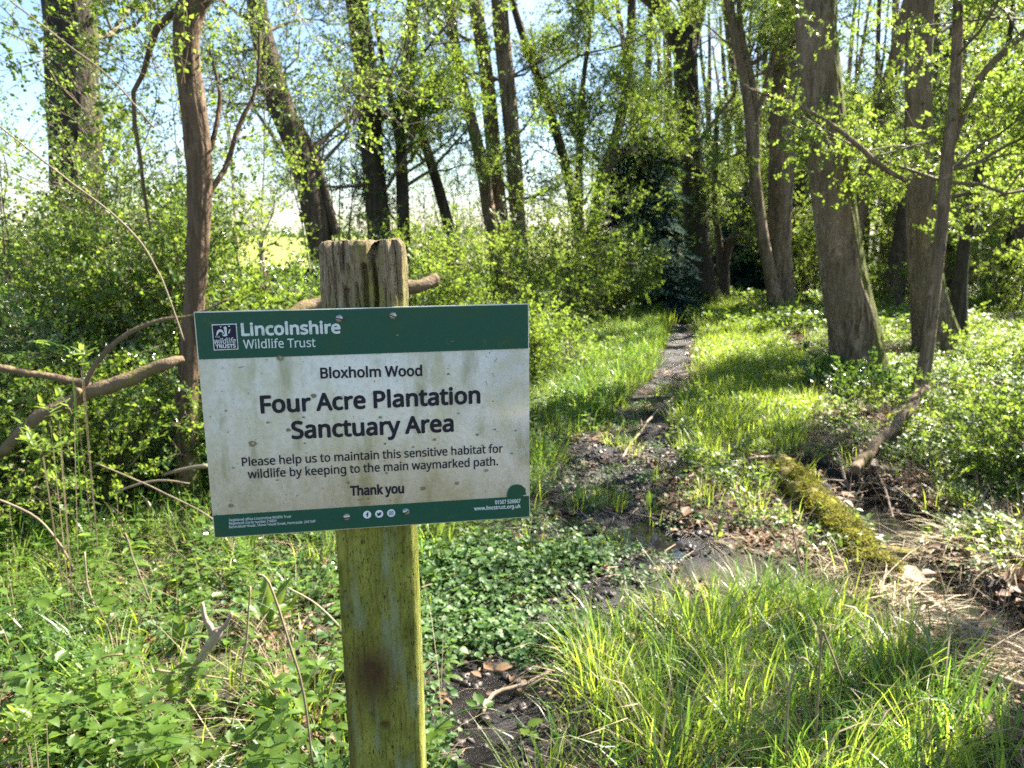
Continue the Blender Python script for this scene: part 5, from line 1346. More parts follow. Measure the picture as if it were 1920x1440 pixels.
GLY = {" ":[175,[]],",":[180,[[[28,-87],[47,-3],[53,27],[57,53],[61,78],[124,78],[129,71],[122,46],[114,20],[104,-8],[93,-35],[82,-62],[71,-87]]]],".":[180,[[[89,-9],[79,-8],[69,-5],[60,1],[54,10],[50,22],[48,36],[50,51],[54,63],[60,71],[69,77],[79,80],[89,81],[100,80],[110,77],[119,71],[126,63],[130,51],[132,36],[130,22],[126,10],[119,1],[110,-5],[100,-8]]]],"0":[385,[[[191,-7],[142,1],[102,22],[72,59],[50,108],[37,169],[33,240],[35,290],[40,334],[49,373],[61,407],[78,435],[99,458],[125,474],[156,484],[191,487],[241,480],[281,458],[312,422],[334,373],[347,313],[351,240],[349,191],[344,147],[335,108],[322,74],[305,45],[284,23],[258,6],[227,-3]],[[191,44],[224,49],[249,65],[268,92],[281,130],[289,180],[291,240],[289,300],[281,349],[268,388],[249,415],[224,431],[191,437],[159,431],[133,415],[115,388],[102,349],[95,300],[92,240],[95,180],[102,131],[115,93],[133,65],[159,49]]]],"1":[385,[[[181,0],[181,335],[181,381],[183,418],[164,400],[142,381],[91,339],[60,379],[189,480],[238,480],[238,0]]]],"2":[385,[[[32,0],[32,49],[158,176],[181,199],[201,221],[219,240],[234,259],[247,278],[257,296],[264,315],[268,334],[269,355],[267,380],[259,400],[246,415],[229,427],[208,434],[185,436],[162,435],[142,430],[123,424],[105,415],[87,403],[69,390],[38,430],[57,445],[79,458],[102,470],[128,479],[155,484],[185,486],[226,482],[262,471],[291,452],[312,427],[325,396],[330,359],[328,334],[323,311],[314,288],[303,267],[288,245],[271,224],[252,202],[230,179],[207,155],[107,56],[107,54],[349,54],[349,0]]]],"5":[385,[[[167,-7],[142,-6],[119,-4],[97,0],[76,5],[58,12],[42,19],[42,75],[60,66],[79,58],[101,52],[124,47],[146,45],[167,44],[200,46],[229,55],[253,69],[271,89],[282,115],[285,147],[282,176],[273,200],[257,219],[234,233],[203,242],[165,244],[122,241],[83,234],[54,253],[72,480],[312,480],[312,426],[122,426],[111,287],[142,291],[185,294],[231,290],[270,278],[302,257],[326,229],[341,195],[346,153],[341,107],[325,68],[299,36],[263,12],[219,-2]]]],"6":[385,[[[200,-7],[171,-4],[143,3],[118,16],[95,34],[75,57],[59,86],[47,120],[39,160],[37,205],[38,239],[41,273],[46,307],[54,339],[65,369],[79,397],[97,423],[119,444],[146,462],[177,475],[214,484],[257,486],[288,485],[316,480],[316,430],[288,436],[258,438],[229,436],[203,431],[181,422],[162,411],[145,397],[132,380],[121,361],[113,341],[106,318],[101,295],[98,270],[96,244],[100,244],[112,259],[126,272],[143,284],[163,293],[187,298],[214,300],[253,296],[286,283],[314,262],[336,233],[348,197],[353,154],[348,108],[334,69],[311,36],[281,12],[244,-2]],[[199,43],[226,46],[249,55],[268,70],[283,92],[291,120],[294,154],[292,183],[284,207],[271,227],[253,242],[230,251],[201,254],[181,252],[163,248],[146,241],[132,231],[120,220],[110,208],[103,194],[98,180],[97,166],[98,147],[102,128],[108,108],[117,91],[128,75],[142,61],[159,51],[178,45]]]],"7":[385,[[[91,0],[288,426],[30,426],[30,480],[351,480],[351,434],[156,0]]]],"8":[385,[[[193,-7],[146,-3],[106,8],[75,27],[51,53],[38,85],[33,122],[34,143],[39,162],[47,179],[57,195],[69,209],[83,221],[99,232],[115,242],[132,251],[110,265],[90,281],[73,299],[59,320],[51,344],[48,372],[50,395],[57,416],[67,434],[81,450],[98,463],[118,473],[141,480],[165,485],[191,486],[231,483],[265,473],[295,457],[317,434],[331,406],[335,371],[334,353],[330,336],[323,321],[313,307],[302,295],[289,283],[275,273],[260,263],[244,254],[263,244],[281,233],[298,222],[313,209],[325,196],[336,181],[344,164],[349,145],[351,124],[346,87],[332,55],[308,29],[276,9],[238,-3]],[[194,277],[216,287],[236,299],[253,312],[266,328],[274,347],[277,369],[274,390],[266,407],[253,421],[236,431],[215,437],[191,439],[168,437],[147,431],[130,421],[117,407],[109,390],[106,369],[107,354],[111,340],[118,328],[127,317],[137,308],[150,299]],[[192,40],[222,43],[247,51],[267,63],[281,80],[290,100],[293,124],[290,146],[281,165],[265,182],[245,196],[221,210],[192,222],[181,226],[154,213],[132,199],[114,183],[101,165],[93,145],[91,122],[93,100],[102,80],[116,63],[135,51],[161,43]]]],"9":[385,[[[129,-7],[98,-5],[69,0],[69,50],[87,46],[106,43],[128,42],[157,43],[183,49],[205,57],[224,69],[240,83],[254,99],[265,118],[274,138],[280,161],[285,185],[288,209],[289,235],[285,235],[274,221],[260,207],[243,196],[222,187],[199,181],[171,179],[133,184],[99,196],[72,217],[50,246],[38,282],[34,324],[36,356],[42,385],[53,411],[67,433],[85,452],[106,467],[130,478],[157,484],[187,486],[216,484],[244,476],[269,463],[292,445],[312,422],[328,393],[340,359],[347,320],[349,275],[348,240],[345,206],[340,173],[332,141],[322,110],[307,82],[289,57],[267,35],[240,17],[208,4],[171,-4]],[[184,226],[205,227],[223,231],[240,239],[254,248],[266,259],[276,272],[284,286],[288,299],[289,314],[288,333],[284,352],[278,371],[269,388],[258,404],[244,418],[227,428],[208,434],[187,437],[161,433],[138,424],[119,409],[104,387],[95,359],[92,325],[95,296],[102,272],[115,252],[132,237],[155,229]]]],"A":[430,[[[0,0],[187,482],[242,482],[428,0],[366,0],[308,148],[118,148],[61,0]],[[138,202],[290,202],[236,347],[230,367],[221,396],[214,419],[203,378],[193,347]]]],"B":[437,[[[65,0],[65,480],[202,480],[257,477],[303,468],[338,453],[364,431],[379,400],[384,361],[382,334],[374,311],[361,290],[343,274],[320,262],[293,255],[293,251],[312,247],[331,241],[348,234],[363,224],[376,212],[386,197],[394,180],[399,160],[400,136],[395,96],[380,63],[356,36],[322,16],[282,4],[234,0]],[[126,275],[214,275],[251,278],[279,284],[299,295],[312,310],[319,330],[322,354],[319,378],[309,397],[294,411],[272,420],[242,426],[205,428],[126,428]],[[126,51],[222,51],[261,54],[290,62],[311,76],[325,94],[333,116],[336,141],[333,165],[324,185],[310,202],[288,215],[257,222],[218,225],[126,225]]]],"E":[374,[[[65,0],[65,480],[333,480],[333,426],[126,426],[126,277],[321,277],[321,224],[126,224],[126,53],[333,53],[333,0]]]],"F":[349,[[[65,0],[65,480],[333,480],[333,426],[126,426],[126,257],[320,257],[320,203],[126,203],[126,0]]]],"H":[498,[[[65,0],[65,480],[126,480],[126,277],[371,277],[371,480],[432,480],[432,0],[371,0],[371,224],[126,224],[126,0]]]],"L":[352,[[[65,0],[65,480],[126,480],[126,54],[335,54],[335,0]]]],"M":[610,[[[65,0],[65,480],[154,480],[302,87],[305,87],[455,480],[544,480],[544,0],[484,0],[484,295],[486,364],[489,420],[486,420],[326,0],[277,0],[119,420],[116,420],[120,364],[121,291],[121,0]]]],"N":[511,[[[65,0],[65,480],[135,480],[391,83],[394,83],[392,115],[390,162],[389,209],[389,480],[445,480],[445,0],[375,0],[118,398],[116,398],[119,340],[121,268],[121,0]]]],"P":[407,[[[65,0],[65,480],[192,480],[249,475],[295,463],[329,443],[353,415],[367,380],[372,338],[370,313],[364,288],[354,264],[340,243],[320,224],[294,208],[263,196],[225,189],[181,187],[126,187],[126,0]],[[126,238],[174,238],[216,241],[250,248],[276,261],[295,279],[306,304],[310,336],[306,364],[296,387],[280,405],[257,418],[225,425],[187,428],[126,428]]]],"R":[418,[[[65,0],[65,480],[197,480],[252,476],[296,464],[329,446],[353,419],[367,385],[372,343],[370,319],[366,298],[358,279],[348,264],[336,250],[322,239],[307,229],[292,221],[276,215],[408,0],[337,0],[221,198],[126,198],[126,0]],[[126,249],[197,249],[233,252],[261,259],[283,272],[298,290],[307,313],[310,340],[306,369],[297,391],[281,407],[259,418],[230,425],[194,427],[126,427]]]],"S":[369,[[[166,-7],[140,-6],[115,-4],[91,-1],[70,4],[51,9],[34,16],[34,74],[52,67],[72,60],[94,54],[119,50],[143,47],[169,46],[201,48],[228,55],[249,66],[265,82],[274,101],[277,123],[276,138],[272,151],[267,163],[258,173],[247,183],[232,192],[214,202],[191,211],[164,222],[126,238],[96,256],[72,276],[54,300],[44,329],[40,364],[42,388],[49,410],[60,429],[74,446],[92,460],[114,471],[138,480],[165,485],[193,486],[219,485],[243,483],[266,479],[287,473],[307,467],[326,459],[307,408],[290,414],[272,420],[253,426],[233,430],[213,432],[192,433],[165,431],[142,425],[124,414],[112,400],[104,383],[101,363],[103,348],[106,335],[111,323],[120,313],[131,303],[144,294],[161,285],[182,276],[206,267],[233,256],[257,245],[278,233],[296,221],[310,207],[322,191],[330,173],[335,152],[337,128],[332,89],[317,56],[291,29],[256,9],[215,-3]]]],"T":[374,[[[156,0],[156,426],[7,426],[7,480],[366,480],[366,426],[217,426],[217,0]]]],"U":[491,[[[243,-7],[188,-1],[143,15],[107,42],[81,78],[66,121],[60,171],[60,480],[121,480],[121,169],[124,133],[135,102],[152,78],[176,60],[208,49],[246,46],[286,50],[317,61],[341,80],[357,106],[367,135],[370,169],[370,480],[430,480],[430,169],[428,137],[421,107],[410,80],[394,55],[373,34],[348,16],[318,4],[283,-4]]]],"W":[625,[[[135,0],[8,480],[71,480],[146,187],[160,127],[169,73],[179,130],[194,190],[279,480],[341,480],[429,188],[435,167],[440,147],[445,127],[455,73],[465,127],[479,187],[553,480],[616,480],[488,0],[427,0],[334,314],[323,353],[314,388],[310,409],[303,372],[287,312],[196,0]]]],"a":[377,[[[144,-7],[114,-4],[86,5],[63,19],[45,40],[34,67],[31,100],[36,133],[50,161],[73,183],[106,200],[150,210],[203,215],[265,217],[265,238],[262,265],[256,286],[245,301],[230,311],[212,316],[190,318],[172,317],[154,315],[136,310],[120,304],[104,298],[89,291],[71,335],[87,343],[106,350],[126,357],[148,362],[170,365],[193,366],[233,363],[266,353],[291,337],[308,314],[319,283],[322,245],[322,0],[279,0],[268,51],[265,51],[249,33],[233,19],[216,7],[196,0],[173,-5]],[[158,41],[187,44],[212,52],[234,66],[251,86],[261,112],[264,144],[264,176],[211,174],[171,170],[140,163],[118,152],[103,138],[95,121],[92,99],[94,81],[100,66],[110,55],[124,47],[140,43]]]],"b":[414,[[[228,-7],[201,-5],[178,0],[158,9],[142,20],[128,32],[116,46],[111,46],[99,0],[57,0],[57,510],[116,510],[116,386],[115,344],[113,312],[116,312],[128,327],[142,339],[158,351],[178,359],[201,364],[228,366],[269,361],[305,345],[335,319],[358,283],[372,237],[376,180],[372,123],[358,77],[335,40],[305,14],[269,-1]],[[219,42],[248,46],[273,58],[291,78],[304,105],[312,139],[315,181],[304,256],[272,302],[218,317],[183,313],[157,302],[138,284],[126,258],[119,224],[116,182],[116,179],[119,138],[126,105],[138,78],[157,58],[184,46]]]],"c":[323,[[[201,-7],[171,-5],[143,2],[117,13],[93,28],[74,48],[58,73],[46,103],[39,138],[37,178],[39,220],[47,256],[59,286],[76,311],[96,332],[119,347],[146,358],[174,365],[206,367],[224,366],[241,364],[259,361],[275,357],[288,352],[300,347],[282,298],[244,310],[230,313],[217,314],[204,315],[145,300],[110,254],[98,179],[101,139],[110,105],[124,79],[144,60],[170,48],[201,44],[220,45],[237,47],[253,50],[267,55],[281,60],[294,65],[294,13],[282,7],[268,2],[254,-2],[239,-4],[221,-6]]]],"d":[414,[[[185,-7],[143,-2],[107,14],[77,40],[55,76],[41,123],[37,179],[41,236],[55,283],[78,319],[108,346],[144,361],[185,367],[211,365],[234,360],[254,351],[270,340],[285,328],[297,314],[301,314],[299,339],[297,367],[297,510],[356,510],[356,0],[308,0],[300,48],[297,48],[285,34],[271,21],[254,9],[234,0],[211,-5]],[[194,42],[228,46],[255,56],[274,74],[287,98],[295,129],[298,168],[298,179],[295,220],[288,254],[275,282],[256,302],[229,314],[193,318],[164,313],[140,301],[122,280],[109,252],[101,218],[98,178],[101,138],[109,105],[122,78],[141,58],[165,46]]]],"e":[379,[[[210,-7],[177,-4],[147,3],[120,14],[96,30],[75,51],[59,76],[47,106],[39,140],[37,177],[39,215],[46,249],[57,279],[72,305],[90,326],[112,344],[138,357],[166,364],[196,367],[226,364],[252,358],[276,347],[296,331],[313,312],[327,290],[337,264],[343,235],[345,204],[345,169],[98,169],[102,131],[113,100],[129,76],[152,58],[180,47],[213,44],[235,44],[255,46],[274,50],[292,55],[310,61],[328,69],[328,17],[310,9],[292,4],[274,-1],[255,-4],[234,-6]],[[99,216],[283,216],[280,244],[273,269],[262,290],[245,306],[223,315],[195,318],[169,315],[147,306],[129,291],[114,271],[105,245]]]],"f":[232,[[[73,0],[73,314],[10,314],[10,342],[73,362],[73,383],[77,425],[87,458],[104,483],[127,500],[156,510],[190,514],[204,513],[217,512],[229,510],[260,502],[244,455],[220,462],[191,465],[173,463],[158,457],[147,446],[139,430],[134,409],[132,383],[132,360],[223,360],[223,314],[132,314],[132,0]]]],"g":[414,[[[195,-161],[145,-159],[102,-151],[65,-138],[65,-84],[103,-100],[148,-109],[198,-112],[227,-109],[251,-100],[271,-85],[286,-65],[295,-40],[298,-11],[298,3],[298,27],[300,48],[297,48],[268,17],[231,-1],[185,-7],[142,-1],[106,15],[76,42],[54,79],[41,125],[37,179],[41,233],[54,278],[76,316],[106,344],[142,361],[185,367],[208,365],[229,361],[249,353],[267,343],[283,329],[298,312],[301,312],[309,360],[356,360],[356,-6],[352,-53],[338,-92],[317,-122],[286,-144],[245,-157]],[[194,42],[227,45],[253,55],[273,71],[287,94],[295,126],[298,165],[298,179],[295,224],[287,259],[273,285],[252,303],[226,313],[193,317],[165,313],[142,301],[123,281],[109,254],[101,220],[98,179],[101,138],[109,104],[123,77],[141,57],[165,46]]]],"h":[416,[[[57,0],[57,510],[116,510],[116,361],[116,343],[115,326],[113,310],[117,310],[130,327],[146,341],[164,352],[185,360],[206,364],[229,366],[269,363],[302,352],[328,335],[346,310],[357,276],[361,234],[361,0],[302,0],[302,230],[293,278],[266,307],[222,317],[186,313],[158,302],[139,283],[126,257],[119,225],[116,186],[116,0]]]],"i":[174,[[[87,420],[78,421],[70,424],[62,429],[57,436],[54,446],[52,457],[54,469],[57,479],[62,486],[70,491],[78,494],[87,495],[96,494],[104,491],[111,486],[117,479],[120,469],[122,457],[120,446],[117,436],[111,429],[104,424],[96,421]],[[57,0],[57,360],[116,360],[116,0]]]],"k":[359,[[[57,0],[57,510],[116,510],[116,244],[115,216],[113,185],[116,185],[128,201],[144,221],[158,238],[273,360],[343,360],[197,206],[353,0],[281,0],[156,168],[116,132],[116,0]]]],"l":[174,[[[57,0],[57,510],[116,510],[116,0]]]],"m":[628,[[[57,0],[57,360],[105,360],[113,311],[117,311],[129,328],[144,342],[162,353],[182,361],[202,365],[223,367],[273,360],[310,340],[333,306],[336,306],[350,325],[366,340],[386,352],[407,360],[429,365],[452,367],[489,363],[520,353],[543,335],[560,310],[570,277],[574,234],[574,0],[515,0],[515,232],[507,279],[483,308],[442,317],[410,314],[385,304],[367,287],[355,264],[347,234],[345,199],[345,0],[286,0],[286,232],[278,279],[253,308],[212,317],[180,313],[155,302],[137,283],[125,258],[118,226],[116,187],[116,0]]]],"n":[416,[[[57,0],[57,360],[105,360],[113,311],[117,311],[130,328],[146,342],[165,353],[186,361],[208,365],[230,367],[270,363],[302,353],[328,335],[346,310],[357,277],[361,234],[361,0],[302,0],[302,230],[293,278],[266,307],[222,317],[186,313],[158,302],[139,283],[126,258],[119,226],[116,187],[116,0]]]],"o":[407,[[[202,-7],[172,-4],[143,3],[117,15],[94,32],[75,53],[58,79],[46,109],[39,143],[37,181],[42,236],[57,282],[82,318],[116,345],[156,361],[204,367],[236,364],[264,357],[290,345],[314,328],[333,307],[349,282],[361,252],[368,218],[370,181],[365,126],[350,79],[325,42],[291,15],[250,-1]],[[203,42],[237,46],[263,59],[283,80],[298,107],[306,141],[309,181],[306,220],[298,253],[283,281],[263,301],[236,313],[203,317],[169,313],[143,301],[123,281],[109,253],[101,220],[98,181],[101,141],[109,107],[123,80],[143,59],[170,46]]]],"p":[414,[[[57,-161],[57,360],[105,360],[113,311],[116,311],[128,326],[142,339],[158,351],[178,360],[201,365],[228,367],[270,362],[305,346],[335,320],[358,284],[372,238],[376,181],[372,124],[358,78],[335,41],[305,14],[269,-1],[228,-7],[202,-5],[179,0],[159,9],[142,20],[128,32],[116,46],[112,46],[115,17],[116,-13],[116,-161]],[[219,42],[240,44],[258,50],[273,60],[286,74],[296,90],[305,110],[310,132],[314,155],[315,181],[312,220],[304,253],[291,280],[272,301],[248,313],[218,317],[185,314],[159,303],[140,286],[127,262],[119,231],[116,192],[116,181],[119,140],[126,106],[138,78],[157,58],[184,46]]]],"r":[278,[[[57,0],[57,360],[105,360],[112,294],[115,294],[128,313],[143,330],[160,345],[179,357],[201,364],[225,367],[247,366],[267,363],[260,308],[241,312],[221,313],[203,311],[186,306],[169,298],[154,286],[141,272],[131,256],[123,236],[118,215],[116,192],[116,0]]]],"s":[322,[[[148,-7],[124,-6],[102,-4],[83,-1],[66,4],[50,9],[35,16],[35,70],[50,63],[68,56],[87,50],[107,45],[128,42],[149,41],[176,43],[198,47],[214,55],[225,66],[232,79],[234,94],[234,103],[231,111],[227,118],[221,125],[212,133],[200,140],[186,147],[168,155],[146,164],[124,173],[104,182],[86,191],[71,200],[58,211],[48,223],[40,237],[36,253],[34,271],[38,299],[51,323],[72,342],[99,356],[132,364],[169,367],[191,366],[211,364],[231,360],[249,355],[267,350],[284,343],[264,296],[248,301],[233,307],[216,312],[200,315],[183,318],[165,318],[143,317],[124,313],[110,307],[99,298],[93,287],[91,275],[92,265],[95,257],[99,249],[107,243],[116,236],[129,229],[144,222],[162,215],[183,206],[205,198],[225,189],[242,180],[257,170],[269,159],[279,147],[286,133],[290,118],[291,99],[287,67],[274,41],[253,20],[224,5],[189,-4]]]],"t":[243,[[[167,-7],[149,-6],[132,-2],[115,3],[100,11],[87,22],[77,37],[68,55],[63,78],[62,105],[62,314],[11,314],[11,343],[62,366],[86,443],[121,443],[121,360],[225,360],[225,314],[121,314],[121,106],[123,86],[128,70],[137,57],[148,49],[162,43],[177,42],[205,44],[228,49],[228,4],[201,-4]]]],"u":[416,[[[184,-7],[144,-3],[111,7],[86,25],[68,49],[57,83],[53,124],[53,360],[113,360],[113,128],[122,81],[148,52],[193,42],[229,46],[256,57],[276,76],[289,102],[296,134],[299,173],[299,360],[358,360],[358,0],[310,0],[301,48],[298,48],[285,31],[269,17],[250,6],[229,-1],[207,-5]]]],"v":[342,[[[136,0],[0,360],[63,360],[140,148],[151,115],[162,80],[169,52],[171,52],[179,81],[190,116],[201,148],[278,360],[341,360],[204,0]]]],"w":[528,[[[106,1],[7,361],[69,361],[118,169],[132,110],[142,61],[144,61],[151,89],[159,125],[169,158],[232,361],[297,361],[359,158],[373,108],[383,62],[385,62],[395,108],[410,169],[460,361],[520,361],[420,1],[351,1],[289,203],[274,258],[265,299],[262,299],[253,258],[249,240],[244,221],[238,203],[173,1]]]],"x":[356,[[[12,0],[142,184],[18,360],[85,360],[178,224],[270,360],[336,360],[212,184],[343,0],[276,0],[178,144],[79,0]]]],"y":[343,[[[56,-161],[28,-160],[7,-156],[7,-109],[25,-111],[47,-113],[66,-111],[83,-105],[97,-95],[108,-82],[118,-67],[127,-49],[146,-1],[1,360],[64,360],[142,155],[160,104],[165,88],[169,72],[172,57],[175,57],[187,101],[206,156],[279,360],[343,360],[187,-50],[174,-81],[157,-108],[139,-131],[116,-148],[89,-158]]]]}
GW = 497
def layout(s, slab=0, it=0.0, track_=0):
    x, loops, ser = 0.0, [], []
    for ch in s:
        w, g = GLY[ch]
        for lp in g: loops.append([(x + a + it * b, b) for a, b in lp])
        if slab and ch not in ' .,':
            xs = [a for lp in g for a, b in lp]; x0, x1 = min(xs), max(xs); c = (x0 + x1) / 2
            h = slab; st = 45 + slab * .35
            def bar(cx, y, half): ser.append([(x + cx - half, y), (x + cx + half, y), (x + cx + half, y + h * 2), (x + cx - half, y + h * 2)])
            if ch in 'Ll': bar((x0 + 22), 0, st); bar(x0 + (22 if ch == 'L' else 0), 410 if ch == 'L' else 438, st * (1 if ch == 'L' else .7))
            if ch in 'hn': bar(x0 + 22, 0, st); bar(x1 - 22, 0, st); bar(x0 + 5, (438 if ch == 'h' else 298), st * .6)
            if ch == 'r': bar(x0 + 22, 0, st * 1.1); bar(x0 + 5, 298, st * .6)
            if ch == 'i': bar(c, 0, st); bar(c - 22, 298, st * .5)
            if ch == 'T': bar(c, 0, st)
            if ch == 'u': bar(x1 + 10, 0, st * .4); bar(x0, 298, st * .5)
            if ch == 'd': bar(x1 + 8, 0, st * .4); bar(x1 - 40, 438, st * .5)
            if ch == 'f': bar(x0 + 60, 0, st)
            if ch == 'W': bar(x0 + 25, 410, st * .9); bar(x1 - 25, 410, st * .9)
        x += w + track_
    return loops, ser, x
ALLX = lambda loops: (min(a for lp in loops for a, b in lp), max(a for lp in loops for a, b in lp))

def text(name, s, p0, p1, mat, cap_px, bold=0.0, slab=0, it=0.0, d=.0004, track_=0):
    """s from pixel p0 (left end of the baseline) to p1 (right end)"""
    loops, ser, w = layout(s, slab, it, track_); x0, x1 = ALLX(loops)
    a, b = sg(*p0), sg(*p1)
    Lm = math.hypot(b[0] - a[0], b[1] - a[1]); ux, uy = (b[0] - a[0]) / Lm, (b[1] - a[1]) / Lm
    off = bold
    sx_ = (Lm - 2 * off) / (x1 - x0); sy_ = (sg(p0[0], p0[1])[1] - sg(p0[0], p0[1] + cap_px)[1] - 2 * off * 0) / 454.0
    f = lambda q: (a[0] + off + (q[0] - x0) * sx_ * ux - q[1] * sy_ * uy * 0, a[1] + (q[0] - x0) * sx_ * uy + q[1] * sy_)
    flat(name, [[f(q) for q in lp] for lp in loops], mat, d, .0001, bold=off)
    if ser:
        for q_, sub in enumerate((ser[0::2], ser[1::2])):
            flat(name, [[f(q) for q in lp] for lp in sub], mat, d + .00042 + .00012 * q_, .00005)


text('place_lettering', 'Bloxholm Wood', (601, 709), (792, 704), M['ink'], 18, .00050)
text('title_lettering', 'Four Acre Plantation', (489, 774), (901, 755), M['ink'], 29, .00105)
text('title_lettering', 'Sanctuary Area', (547, 822), (851, 808), M['ink'], 29, .00105)
text('notice_lettering', 'Please help us to maintain this sensitive habitat for', (454, 874), (943, 848), M['ink'], 15, .00018)
text('notice_lettering', 'wildlife by keeping to the main waymarked path.', (465, 897), (934, 872), M['ink'], 15, .00018)
text('thanks_lettering', 'Thank you', (657, 929), (758, 924), M['ink'], 16, .0006)
text('trust_lettering', 'Lincolnshire', (453, 629), (639, 624), M['white_ink'], 21, .00085, slab=20, d=.0007)
text('trust_lettering', 'Wildlife Trust', (457, 653.5), (592, 650), M['white_ink'], 15.5, .00012, slab=13, d=.0007)
text('address_lettering', 'Registered office Lincolnshire Wildlife Trust', (430, 977), (546, 970), M['white_ink'], 4.4, .00004, d=.0007)
text('address_lettering', 'Registered charity number 218895', (430, 983.5), (519, 978), M['white_ink'], 4.4, .00004, d=.0007)
text('address_lettering', 'Banovallum House, Manor House Street, Horncastle, LN9 5HF', (430, 990), (592, 979), M['white_ink'], 4.4, .00004, d=.0007)
text('telephone_lettering', '01507 526667', (928, 945), (976, 942), M['white_ink'], 6.5, .0002, d=.0007)
text('website_lettering', 'www.lincstrust.org.uk', (889, 956.5), (976, 951.5), M['white_ink'], 6.2, .0002, d=.0007)

# emblem: navy square, white badger head, lettering
q4 = [sg(398, 609), sg(443, 607.5), sg(446.5, 654), sg(402, 656)]
def lerp(u, v):
    a = np.array(q4[0]) * (1 - u) + np.array(q4[1]) * u; b = np.array(q4[3]) * (1 - u) + np.array(q4[2]) * u
    return tuple(a * (1 - v) + b * v)
flat('emblem_border', [[lerp(-.02, -.02), lerp(1.02, -.02), lerp(1.02, 1.02), lerp(-.02, 1.02)]], M['white_ink'], .0007)
flat('emblem_square', [[lerp(.02, .02), lerp(.98, .02), lerp(.98, .98), lerp(.02, .98)]], M['navy'], .0011)
bad = [[(.14, .42), (.17, .28), (.24, .20), (.33, .17), (.42, .22), (.47, .34), (.44, .38), (.38, .30), (.30, .28), (.24, .33), (.17, .43)],
       [(.47, .10), (.56, .07), (.60, .14), (.59, .30), (.60, .44), (.55, .47), (.47, .46), (.42, .42), (.50, .38), (.49, .22)],
       [(.69, .22), (.75, .17), (.74, .26), (.68, .36), (.63, .37), (.66, .30)],
       [(.31, .09), (.36, .05), (.39, .08), (.35, .12)], [(.66, .06), (.73, .05), (.74, .09), (.68, .10)], [(.36, .36), (.44, .42), (.49, .47), (.44, .47)]]
flat('emblem_badger', [[lerp(*q) for q in lp] for lp in bad], M['white_ink'], .0015, .0001)
text('emblem_lettering', 'THE', (404, 633), (413, 632.8), M['white_ink'], 3, .00002, d=.0015)
text('emblem_lettering', 'wildlife', (403, 644.5), (443, 643), M['white_ink'], 9.5, .00012, it=.25, d=.0015)
text('emblem_lettering', 'TRUSTS', (405, 652.5), (443, 651), M['white_ink'], 6, .00028, d=.0015)
# hedgehog silhouette on the footer
hog = [(951, 932), (951, 924), (954, 916), (959, 911), (965, 908.5), (972, 908), (978, 910), (982, 913.5), (985, 916), (986, 919), (984.5, 921), (986.5, 924), (986, 927), (981, 928), (978, 929), (985, 930), (985, 934), (951, 936)]
flat('hedgehog_emblem', [[sg(*q) for q in hog]], M['sign_green'], .0009, .0003)
# three round icons
def circ(c, r, n=28): return [(c[0] + r * math.cos(a), c[1] + r * math.sin(a)) for a in np.linspace(0, 2 * np.pi, n + 1)[:-1]]
ic = [sg(688.5, 964.5), sg(711, 963), sg(733.5, 961.5)]; r_ = .0054
M['clean_white'] = plain('clean white ink', (.74, .76, .78), .5)
for c in ic: flat('icon_disc', [circ(c, r_)], M['clean_white'], .0009)
c = ic[0]; s_ = r_ / 10
flat('icon_letter', [[(c[0] + a * s_, c[1] + b * s_) for a, b in ((-1, -6), (1.4, -6), (1.4, -.6), (3.2, -.6), (3.6, 1.6), (1.4, 1.6), (1.4, 3), (2.0, 3.9), (3.6, 3.9), (3.6, 6), (1.2, 6), (-.6, 5), (-1, 3.2), (-1, 1.6), (-2.8, 1.6), (-2.8, -.6), (-1, -.6))]], M['ink'], .0013, .0001)
c = ic[1]
flat('icon_bird', [[(c[0] + a * s_, c[1] + b * s_) for a, b in ((-6, -4), (-3, -4.8), (1, -4.6), (4, -2), (5, 1.4), (6.2, 3), (4.6, 2.8), (5.6, 4.4), (3.8, 3.8), (2, 4.4), (.2, 3), (0, 1.2), (-2.6, 2), (-5, 4), (-5.4, 1.6), (-4.4, .2), (-5.4, .4), (-4.6, -1.8), (-3, -2.4), (-4, -3.4))]], M['ink'], .0013, .0001)
c = ic[2]
def rrect(c, h, r): return [(c[0] + sx * (h - r) + r * math.cos(t), c[1] + sy * (h - r) + r * math.sin(t)) for sx, sy, t0 in ((1, 1, 0), (-1, 1, 90), (-1, -1, 180), (1, -1, 270)) for t in np.radians([t0, t0 + 30, t0 + 60, t0 + 90])]
flat('icon_camera', [rrect(c, 5.4 * s_, 1.8 * s_), rrect(c, 4.2 * s_, 1.2 * s_)[::-1]], M['ink'], .0013, .0001)
flat('icon_camera', [circ(c, 2.8 * s_, 16), circ(c, 1.7 * s_, 16)[::-1]], M['ink'], .0013, .0001)
